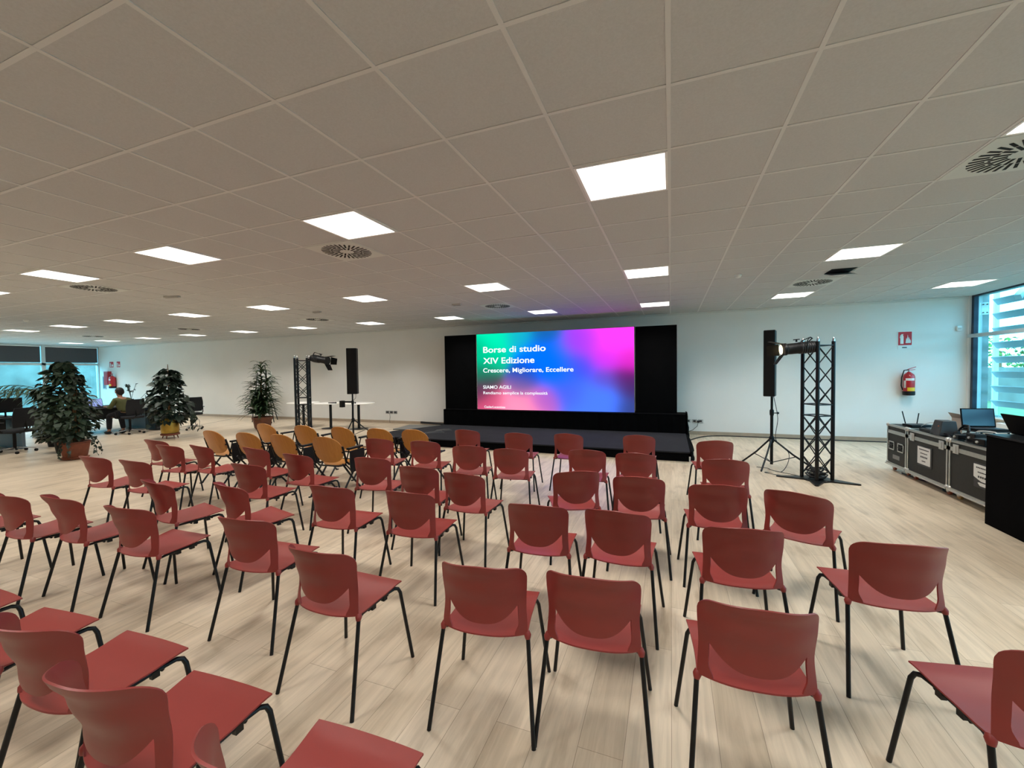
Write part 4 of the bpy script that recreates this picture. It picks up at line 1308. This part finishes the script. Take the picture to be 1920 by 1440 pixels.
cable('cable', [(3.45, 6.6, ZC + .02), (3.36, 6.5, ZC + .12), (3.42, 6.32, ZC + .14), (3.35, 6.12, ZC + .10), (3.34, 5.95, ZC + .09), (3.4, 5.8, ZC + .08)], 'white cable over the gadgets on the nearest case', .007, 'whitecord')
cable('cable', [(3.42, 7.80, ZC + .02), (3.45, 7.65, ZC + .09), (3.5, 7.45, ZC + .10), (3.5, 7.2, ZC + .06), (3.45, 7.1, ZC + .02)], 'thin grey cable arching behind the small black box', .004, 'whitecord')
cable('cable', [(3.25, 7.9, .012), (3.3, 7.5, .012), (3.4, 7.2, .012), (3.28, 6.9, .012), (3.5, 6.6, .012)], 'black cable on the floor beneath the flight cases', .010)

# lectern
lc = thing('lectern', (3.0, 4.75, 0), 'solid black lectern desk at the right edge', 'lectern')
MB().box(0, .72, -.95, .91, 0, .905).build('lectern_body', 'cloth', lc, smooth=False, bevel=.004)
MB().box(-.006, .73, -.96, .92, .905, .925).build('lectern_top', 'black', lc, smooth=False, bevel=.003)
l = laptop((3.30, 5.47, .927), PI / 2, 'black laptop open on the lectern, seen from behind', .44, .2, 112, 'darkscreen')
l.rotation_euler = (0, 0, PI / 2)

# white fan coil beyond the lectern
fc = thing('fan_coil_unit', (5.38, 8.8, 0), 'white fan coil unit below the right window', 'heater')
MB().box(-.12, .20, -1.0, .9, .02, .62).build('casing', 'signwhite', fc, smooth=False, bevel=.01)
MB().box(-.09, .12, -.9, .8, .62, .63).build('outlet_grille', 'grey', fc, smooth=False)

# ------------------------------------------------------------------ plants
def heart_leaf(b, base, direction, s, droop, roll_, rnd):
    d = Vector(direction).normalized()
    q = d.to_track_quat('Y', 'Z').to_matrix().to_4x4(); q.translation = Vector(base)
    q = q @ Matrix.Rotation(roll_, 4, 'Y')
    vs = [(0, 0, 0), (-.34, -.10, .03), (-.46, .22, .05), (-.30, .62, -.02), (0, 1.05, -droop), (.30, .62, -.02), (.46, .22, .05), (.34, -.10, .03), (0, .3, -.02), (0, .65, -.05)]
    vs = [(x * s, y * s, z * s) for x, y, z in vs]
    b.add(vs, [(0, 8, 2, 1), (8, 9, 3, 2), (9, 4, 3), (0, 7, 6, 8), (8, 6, 5, 9), (9, 5, 4)], q)
def strap_leaf(b, base, az, L, w, up, droop):
    d = Vector((math.cos(az), math.sin(az), 0)); n_ = Vector((-d.y, d.x, 0))
    vs = []; fs = []; N = 6
    for i in range(N + 1):
        t = i / N
        p = Vector(base) + d * (L * t * (1 - .15 * t)) + Vector((0, 0, up * L * t - droop * L * t * t))
        ww = w * math.sin(PI * min(1, .15 + t * .85)) ** .7 if i < N else 0
        vs += [p - n_ * ww / 2 + Vector((0, 0, ww * .15)), p, p + n_ * ww / 2 + Vector((0, 0, ww * .15))]
    for i in range(N):
        a = 3 * i
        fs += [(a, a + 1, a + 4, a + 3), (a + 1, a + 2, a + 5, a + 4)]
    b.add(vs, fs)

# plant 1: big pothos / rubber plant in a broad terracotta pot
p1 = thing('potted_plant', (-11.12, 4.60, 0), 'tall dense dark plant in wide terracotta pot at the far left', 'plant')
MB().lathe([(.18, 0), (.195, .01), (.205, .04), (.195, .045)], 28).build('saucer', 'terracotta', p1)
MB().lathe([(.165, .03), (.175, .04), (.222, .30), (.238, .305), (.242, .345), (.228, .35), (.21, .33), (.0, .32)], 32).build('pot', 'terracotta', p1)
MB().lathe([(.25, .325), (.2, .335), (.0, .34)], 24).build('soil', 'soil', p1)
st_ = MB(); st_.tube([(0, 0, .32), (.03, 0, 1.0), (.02, 0, 1.85)], [.035, .03, .022], 8)
for (dx, dy) in ((.06, .03), (-.05, .04), (.04, -.06)): st_.tube([(dx, dy, .33), (dx * 1.6, dy * 1.6, .9), (dx * .6, dy, 1.6)], [.014, .012, .007], 6)
st_.build('moss_pole', 'stem', p1)
rnd = random.Random(21); f = MB()
vr = Vector((-11.12, 4.60)).normalized()
latv = Vector((vr.y, -vr.x)) * 1  # right-hand side seen from the room
prof1 = [(.38, .24), (.55, .38), (.75, .42), (1.0, .40), (1.2, .36), (1.45, .32), (1.65, .25), (1.85, .12), (1.95, .05)]
def rad_at(prof, z):
    for (z0, r0), (z1, r1) in zip(prof, prof[1:]):
        if z0 <= z <= z1: return r0 + (r1 - r0) * (z - z0) / (z1 - z0)
    return .05
for i in range(1150):
    z = rnd.uniform(.42, 1.92); R_ = rad_at(prof1, z)
    if z < .62 and rnd.random() < .45: continue
    a = rnd.uniform(0, 2 * PI); k = math.sqrt(rnd.uniform(.15, 1))
    R_ *= 1 + .22 * math.sin(3 * a + 5 * z)
    p = Vector((R_ * k * math.cos(a) - .05, R_ * k * math.sin(a) - .10, z))
    heart_leaf(f, p, (math.cos(a) + rnd.uniform(-.4, .4), math.sin(a) + rnd.uniform(-.4, .4), rnd.uniform(-1.1, .1)), rnd.uniform(.07, .14), rnd.uniform(.1, .4), rnd.uniform(-.6, .6), rnd)
f.build('foliage', 'leaf', p1, smooth=False)
sh_ = MB(); rnd = random.Random(5)
for (a, L_) in ((.4, .32), (-.6, .36), (-1.0, .30), (.9, .3)):
    d = Vector((math.cos(a), math.sin(a), 0))
    pts = [Vector((0, 0, .40)) + d * .15, Vector((0, 0, .42)) + d * L_, Vector((0, 0, .25)) + d * (L_ + .08), Vector((0, 0, .10)) + d * (L_ + .10)]
    sh_.tube(pts, .005, 5)
    for k in range(7):
        q = pts[1].lerp(pts[3], k / 6)
        heart_leaf(sh_, q, (rnd.uniform(-1, 1), rnd.uniform(-1, 1), -.9), .07, .2, rnd.uniform(-1, 1), rnd)
sh_.build('trailing_shoots', 'leaf3', p1, smooth=False)

# palm behind plant 1
p1b = thing('palm_plant', (-13.6, 5.30, 0), 'grey-green palm arching left behind the wide-potted plant', 'plant')
MB().lathe([(.13, 0), (.17, .28), (.18, .30), (.0, .29)], 20).build('pot', 'black', p1b)
f = MB(); rnd = random.Random(8)
fr_ = MB()
for (az, L_, up, z0) in ((-2.7, 1.15, .55, 1.2), (-2.3, .95, .65, 1.2), (-1.9, 1.3, .35, 1.2), (-1.6, 1.15, .45, 1.25), (-2.0, .8, .85, 1.2), (-.9, .6, .8, 1.0), (1.2, .6, .7, 1.0), (2.6, .7, .7, 1.0)):
    d = Vector((math.cos(az), math.sin(az), 0)); pts = []
    for i in range(10):
        t = i / 9
        pts.append(Vector((0, 0, z0)) + d * L_ * t + Vector((0, 0, up * L_ * t - .55 * L_ * t * t)))
    fr_.tube([Vector((0, 0, .28))] + pts, .007, 5)
    for i in range(1, 10):
        for sg in (-1, 1):
            for _ in range(2):
                a = az + sg * rnd.uniform(.5, .9)
                strap_leaf(f, pts[i] + Vector((0, 0, rnd.uniform(-.01, .01))), a, rnd.uniform(.22, .32), .022, .05, rnd.uniform(.5, .9))
fr_.build('stems', 'palm', p1b); f.build('fronds', 'palm', p1b, smooth=False)

# plant 2: pothos on pole in brass pot
p2 = thing('potted_pothos', (-12.28, 6.95, 0), 'leafy pothos on a pole in a brass pot', 'plant')
MB().lathe([(.15, .13), (.185, .14), (.195, .2), (.20, .42), (.21, .43), (.205, .50), (.19, .50), (.185, .46), (.0, .45)], 28).build('brass_pot', 'brass', p2)
MB().lathe([(.14, .07), (.20, .085), (.205, .12), (.19, .13)], 24).build('saucer', 'terracotta', p2)
for k in range(4):
    a = k * PI / 2 + .6
    MB().tube([(.15 * math.cos(a), .15 * math.sin(a), .09), (.18 * math.cos(a), .18 * math.sin(a), 0)], .013, 8).build('stand_leg', 'terradark', p2)
MB().tube([(0, 0, .4), (0, 0, 1.93)], [.03, .008], 8).build('moss_pole', 'stem', p2)
f = MB(); rnd = random.Random(31)
prof2 = [(.40, .26), (.6, .42), (.85, .44), (1.05, .40), (1.2, .30), (1.45, .26), (1.65, .20), (1.8, .10)]
for i in range(520):
    z = rnd.uniform(.42, 1.80); R_ = rad_at(prof2, z)
    a = rnd.uniform(0, 2 * PI); k = math.sqrt(rnd.uniform(.1, 1))
    if z < .58 and k < .5: continue
    p = Vector((R_ * k * math.cos(a), R_ * k * math.sin(a), z))
    heart_leaf(f, p, (math.cos(a) + rnd.uniform(-.5, .5), math.sin(a) + rnd.uniform(-.5, .5), rnd.uniform(-1.2, .2)), rnd.uniform(.10, .19), rnd.uniform(.1, .3), rnd.uniform(-.7, .7), rnd)
f.build('foliage', 'leaf3', p2, smooth=False)
sh_ = MB()
for (a, L_, zt, ze) in ((.35, .62, .8, .3), (.55, .70, .62, .22), (1.0, .55, .7, .25), (-2.2, .55, 1.15, 1.0), (-2.6, .5, .8, .35), (.2, .8, .75, .55), (2.2, .4, 1.5, 1.62)):
    d = Vector((math.cos(a), math.sin(a), 0))
    pts = [Vector((0, 0, zt)) + d * .2, Vector((0, 0, zt + .1)) + d * L_ * .75, Vector((0, 0, (zt + ze) / 2)) + d * L_, Vector((0, 0, ze)) + d * (L_ - .02)]
    sh_.tube(pts, .005, 5)
    for k in range(5):
        q = pts[1].lerp(pts[3], k / 4)
        heart_leaf(sh_, q, (rnd.uniform(-.8, .8), rnd.uniform(-.8, .8), -.9), rnd.uniform(.09, .13), .2, rnd.uniform(-1, 1), rnd)
sh_.build('trailing_shoots', 'leaf3', p2, smooth=False)

# plant 3: dracaena
p3 = thing('dracaena', (-11.42, 8.92, 0), 'tall dracaena with narrow leaves in a brown clay pot near the wall', 'plant')
MB().lathe([(.17, 0), (.19, .02), (.215, .06), (.245, .26), (.275, .30), (.28, .37), (.26, .37), (.25, .34), (.0, .33)], 8).build('pot', 'terradark', p3, smooth=False)
cn = MB(); f = MB(); rnd = random.Random(77)
canes = [((0, 0), 2.0, 0), ((.08, .05), 1.55, 1), ((-.1, .06), 1.35, 2), ((.02, -.1), 1.1, 3), ((.12, -.05), .85, 4), ((-.12, -.06), .9, 5)]
for (cx, cy), ht, _ in canes:
    cn.tube([(cx * .5, cy * .5, .32), (cx * 1.2, cy * 1.2, ht * .6), (cx * 1.6, cy * 1.6, ht)], [.018, .015, .008], 7)
    n = int(95 * ht / 1.3)
    for i in range(n):
        t = rnd.uniform(.28, 1.0)
        z = max(.45, ht * t); bx = cx * (1 + .6 * t); by = cy * (1 + .6 * t)
        az = rnd.uniform(0, 2 * PI)
        L_ = rnd.uniform(.32, .62) * (1.05 if z < 1.4 else .72)
        up = rnd.uniform(.25, 1.0)
        strap_leaf(f, (bx, by, z), az, L_, rnd.uniform(.045, .068), up, up * .6 + rnd.uniform(.0, .45))
cn.build('canes', 'stem', p3); f.build('leaves', 'leaf2', p3, smooth=False)

# small plant on the far desk
dsk = thing('side_table', (-17.2, 8.6, 0), 'small dark side table under the wispy plant', 'table')
MB().box(-.25, .25, -.25, .25, .70, .74).build('table_top', 'deskblack', dsk, smooth=False)
MB().tube([(0, 0, 0), (0, 0, .70)], .04, 10).build('pedestal', 'deskblack', dsk)
p4 = thing('small_plant', (-17.2, 8.6, .74), 'small wispy plant beyond the seated person', 'plant')
MB().lathe([(.05, 0), (.07, .12), (.0, .11)], 14).build('pot', 'black', p4)
f = MB(); rnd = random.Random(3)
for k in range(5):
    a = rnd.uniform(0, 6); pts = [(0, 0, .1), (.05 * math.cos(a), .05 * math.sin(a), .35), (.14 * math.cos(a), .14 * math.sin(a), .62)]
    f.tube(pts, .006, 5)
    for j in range(8):
        q = Vector(pts[1]).lerp(Vector(pts[2]), j / 7)
        heart_leaf(f, q, (rnd.uniform(-1, 1), rnd.uniform(-1, 1), rnd.uniform(-.5, .5)), .075, .1, rnd.uniform(-1, 1), rnd)
f.build('foliage', 'leaf3', p4, smooth=False)
# dark plant between the desks
p5 = thing('low_plant', (-12.35, 4.95, 0), 'low bushy dark green plant behind the wide terracotta pot', 'plant')
MB().lathe([(.14, 0), (.18, .28), (.0, .27)], 18).build('pot', 'black', p5)
f = MB(); rnd = random.Random(13)
for i in range(420):
    a = rnd.uniform(0, 2 * PI); z = rnd.uniform(.3, .85); k = rnd.uniform(.1, .38)
    heart_leaf(f, (k * math.cos(a), k * math.sin(a), z), (math.cos(a), math.sin(a), rnd.uniform(-.9, .3)), rnd.uniform(.08, .14), .2, rnd.uniform(-.7, .7), rnd)
f.build('foliage', 'leaf', p5, smooth=False)

# ------------------------------------------------------------------ office area
def desk(x0, x1, y0, y1, label):
    d = thing('office_desk', (0, 0, 0), label, 'desk', group='black office desks at the far left')
    MB().box(x0, x1, y0, y1, .715, .74).build('desk_top', 'deskblack', d, smooth=False, bevel=.003)
    MB().box(x0 + .10, x1 - .10, y0 + .35, y1 - .35, .42, .70).build('modesty_panel', 'deskblack', d, smooth=False)
    for y_ in (y0 + .06, y1 - .11):
        MB().box(x0 + .1, x1 - .1, y_, y_ + .05, 0, .715).build('leg', 'bluegrey', d, smooth=False)
    return d
desk(-15.4, -13.75, 3.2, 4.95, 'black office desk at the far left edge')
desk(-16.6, -15.0, 5.9, 8.1, 'black office desk where the person sits')
cb = thing('drawer_cabinet', (-14.66, 8.0, 0), 'black drawer cabinet left of the brass-potted plant', 'cabinet')
MB().box(-.25, .25, -.22, .22, .02, .6).build('cabinet_body', 'black', cb, smooth=False, bevel=.006)
for k in range(3): MB().box(.25, .262, -.2, .2, .05 + k * .185, .22 + k * .185).build('drawer', 'darkgrey', cb, smooth=False)

def office_chair():
    c = thing('office_chair', (0, 0, 0), 'chair', 'office chair', group='black mesh office chairs')
    MB().box(-.24, .24, -.24, .24, .44, .51).build('seat', 'mesh', c, bevel=.03, smooth=True)
    b = MB(); n = 8; vs = []; fs = []
    for i in range(n + 1):
        s = -1 + 2 * i / n
        for j in range(7):
            t = j / 6
            w = .21 + .03 * math.sin(PI * t)
            vs.append((s * w, -.22 - .05 * t - .03 * (1 - s * s), .56 + .42 * t))
    for i in range(n):
        for j in range(6):
            a = i * 7 + j; fs.append((a, a + 7, a + 8, a + 1))
    b.add(vs, fs); me = b.mesh('backrest', 'mesh', weld=True); solidify(me, .02)
    o = bpy.data.objects.new('backrest', me); COL.objects.link(o); o.parent = c
    MB().tube([(0, -.24, .75), (0, -.27, .52), (0, -.12, .43)], .02, 8).build('back_support', 'black', c)
    MB().tube([(0, 0, .10), (0, 0, .44)], .028, 12).build('gas_column', 'black', c)
    for sg in (-1, 1):
        MB().tube([(sg * .24, -.02, .46), (sg * .29, -.02, .52), (sg * .29, -.02, .66), (sg * .29, .12, .68), (sg * .29, -.14, .68)], .014, 8).build('armrest', 'black', c)
    for k in range(5):
        a = 2 * PI * k / 5 + .3
        m = MB(); m.bar((.03 * math.cos(a), .03 * math.sin(a), .12), (.31 * math.cos(a), .31 * math.sin(a), .075), .035, .02)
        leg = m.build('base_arm', 'steel', c, smooth=False)
        MB().lathe([(.022, -.022), (.03, -.015), (.03, .015), (.022, .022)], 12, mtx=Matrix.Translation((.31 * math.cos(a), .31 * math.sin(a), .031)) @ Matrix.Rotation(PI / 2, 4, 'X')).build('castor', 'black', leg)
    return c
oc = office_chair()
oc.location = (-14.35, 7.12, 0); oc.rotation_euler = (0, 0, PI / 2 + .1)
oc['label'] = 'black office chair under the seated person'
for (x_, y_, rz, lab) in [(-13.35, 4.55, PI / 2 + .4, 'black office chair with chrome base left of the wide pot'), (-13.30, 3.72, PI / 2 - .2, 'black office chair with chrome base at the far left edge'),
                          (-17.0, 7.2, -PI / 2, 'black office chair across the desk from the person'), (-13.55, 8.25, PI / 2 - .3, 'black office chair half hidden behind the brass-potted plant'),
                          (-14.5, 5.95, PI / 2 + .2, 'black office chair between the wide pot and the person'), (-15.9, 4.9, -PI / 2 + .3, 'black office chair beyond the far left desk')]:
    dup(oc, (x_, y_, 0), rz, lab)
laptop((-15.38, 6.90, .741), PI / 2, 'open laptop with pale blue screen before the seated person', .34, .24, 105, 'screenblue')
laptop((-14.5, 4.45, .741), PI / 2 + .2, 'dark laptop open on the far left desk', .34, .24, 105, 'darkscreen')
def monitor(x_, y_, rz, label):
    m = thing('monitor', (x_, y_, .741), label, 'monitor', rz, 'black monitors on the far left desk')
    MB().box(-.28, .28, -.015, .015, .10, .43).build('display', 'black', m, smooth=False, bevel=.005)
    MB().tube([(0, 0, .012), (0, 0, .14)], .018, 8).build('stand', 'black', m)
    MB().box(-.11, .11, -.08, .08, 0, .012).build('foot', 'black', m, smooth=False)
monitor(-14.9, 4.2, PI / 2 - .1, 'black monitor on the far left desk, farther one')
monitor(-14.2, 4.72, PI / 2 + .1, 'black monitor on the far left desk, nearer one')

# seated person
def skin_obj(name, verts, edges, radii, m, parent, sub=2, root=0):
    me = bpy.data.meshes.new(name); me.from_pydata(verts, edges, []); me.materials.append(MAT[m])
    o = bpy.data.objects.new(name, me); COL.objects.link(o); o.parent = parent
    sk = o.modifiers.new('skin', 'SKIN'); sk.use_smooth_shade = True
    ly = me.skin_vertices[0] if me.skin_vertices else None
    if ly is None:
        bm = bmesh.new(); bm.from_mesh(me); bm.verts.layers.skin.verify(); bm.to_mesh(me); bm.free(); ly = me.skin_vertices[0]
    for i, r in enumerate(radii):
        ly.data[i].radius = (r, r) if not isinstance(r, tuple) else r
        ly.data[i].use_root = (i == root)
    ss_ = o.modifiers.new('sub', 'SUBSURF'); ss_.levels = sub; ss_.render_levels = sub
    return o
# local frame: faces +y, pelvis at z .55
pe = thing('seated_person', (-14.42, 7.05, 0), 'person with dark hair in olive sweater sitting at a laptop', 'person', PI / 2 + .12)
bv = [(0, 0, .56), (0, .02, .70), (0, .08, .86), (0, .13, .98), (0, .16, 1.04), (0, .185, 1.11), (0, .195, 1.19), (0, .195, 1.25),
      (-.17, .12, .96), (-.22, .20, .76), (-.14, .42, .77), (-.11, .50, .77),
      (.17, .12, .96), (.22, .20, .76), (.14, .42, .77), (.11, .50, .77),
      (-.10, .08, .54), (-.12, .42, .52), (-.12, .44, .10), (-.12, .52, .05),
      (.10, .08, .54), (.13, .38, .52), (.14, .30, .10), (.14, .38, .05)]
be = [(0, 1), (1, 2), (2, 3), (3, 4), (4, 5), (5, 6), (6, 7), (3, 8), (8, 9), (9, 10), (10, 11), (3, 12), (12, 13), (13, 14), (14, 15), (0, 16), (16, 17), (17, 18), (18, 19), (0, 20), (20, 21), (21, 22), (22, 23)]
br_ = [.12, .11, .125, .10, .05, .065, .085, .06, .055, .042, .028, .022, .055, .042, .028, .022, .085, .06, .04, .035, .085, .06, .04, .035]
skin_obj('body', bv, be, br_, 'skin', pe)
fv = []; fe = []; frr = []
for sg in (-1, 1):
    base = Vector((sg * .10, .52, .775))
    pb = len(fv); fv.append(tuple(base)); frr.append(.022)
    for k, (dx, L_) in enumerate(((-.030, .060), (-.010, .070), (.010, .066), (.028, .052))):
        q0 = base + Vector((dx, .03, .0)); q1 = q0 + Vector((dx * .2, L_ * .6, .006)); q2 = q1 + Vector((0, L_ * .4, -.012))
        i0 = len(fv); fv += [tuple(q0), tuple(q1), tuple(q2)]; frr += [.009, .008, .007]; fe += [(pb, i0), (i0, i0 + 1), (i0 + 1, i0 + 2)]
    q0 = base + Vector((-sg * .03, -.005, 0)); q1 = q0 + Vector((-sg * .02, .035, -.004)); i0 = len(fv)
    fv += [tuple(q0), tuple(q1)]; frr += [.010, .009]; fe += [(pb, i0), (i0, i0 + 1)]
skin_obj('hands', fv, fe, frr, 'skin', pe, 1)
skin_obj('sweater', [(0, -.005, .60), (0, .02, .72), (0, .075, .86), (0, .12, .96), (0, .15, 1.015), (-.16, .11, .965), (-.225, .20, .765), (-.15, .40, .77), (.16, .11, .965), (.225, .20, .765), (.15, .40, .77)],
         [(0, 1), (1, 2), (2, 3), (3, 4), (3, 5), (5, 6), (6, 7), (3, 8), (8, 9), (9, 10)], [(.17, .13), (.165, .125), (.175, .13), (.13, .11), .062, .072, .056, .042, .072, .056, .042], 'olive', pe)
skin_obj('trousers', [(0, 0, .57), (-.10, .08, .555), (-.12, .42, .535), (-.12, .44, .12), (.10, .08, .555), (.13, .38, .535), (.14, .30, .12)],
         [(0, 1), (1, 2), (2, 3), (0, 4), (4, 5), (5, 6)], [(.16, .12), .105, .078, .058, .105, .078, .058], 'trousers', pe)
for (sx, sy) in ((-.12, .50), (.14, .36)):
    MB().ball((sx, sy, .045), .05, .13, .045).build('shoe', 'black', pe)
h = MB(); h.ball((0, .175, 1.225), .094, .104, .098, 16, 12); h.ball((0, .14, 1.19), .085, .075, .09, 14, 10)
h.build('hair', 'hair', pe)
fa = MB(); fa.ball((0, .288, 1.185), .012, .018, .02, 8, 6); fa.build('nose', 'skin', pe)
for sg in (-1, 1):
    MB().ball((sg * .034, .272, 1.205), .010, .006, .007, 8, 6).build('eye', 'black', pe)
    MB().ball((sg * .090, .19, 1.19), .012, .02, .03, 8, 6).build('ear', 'skin', pe)
MB().ball((0, .272, 1.148), .024, .008, .006, 8, 6).build('mouth', 'signred', pe)
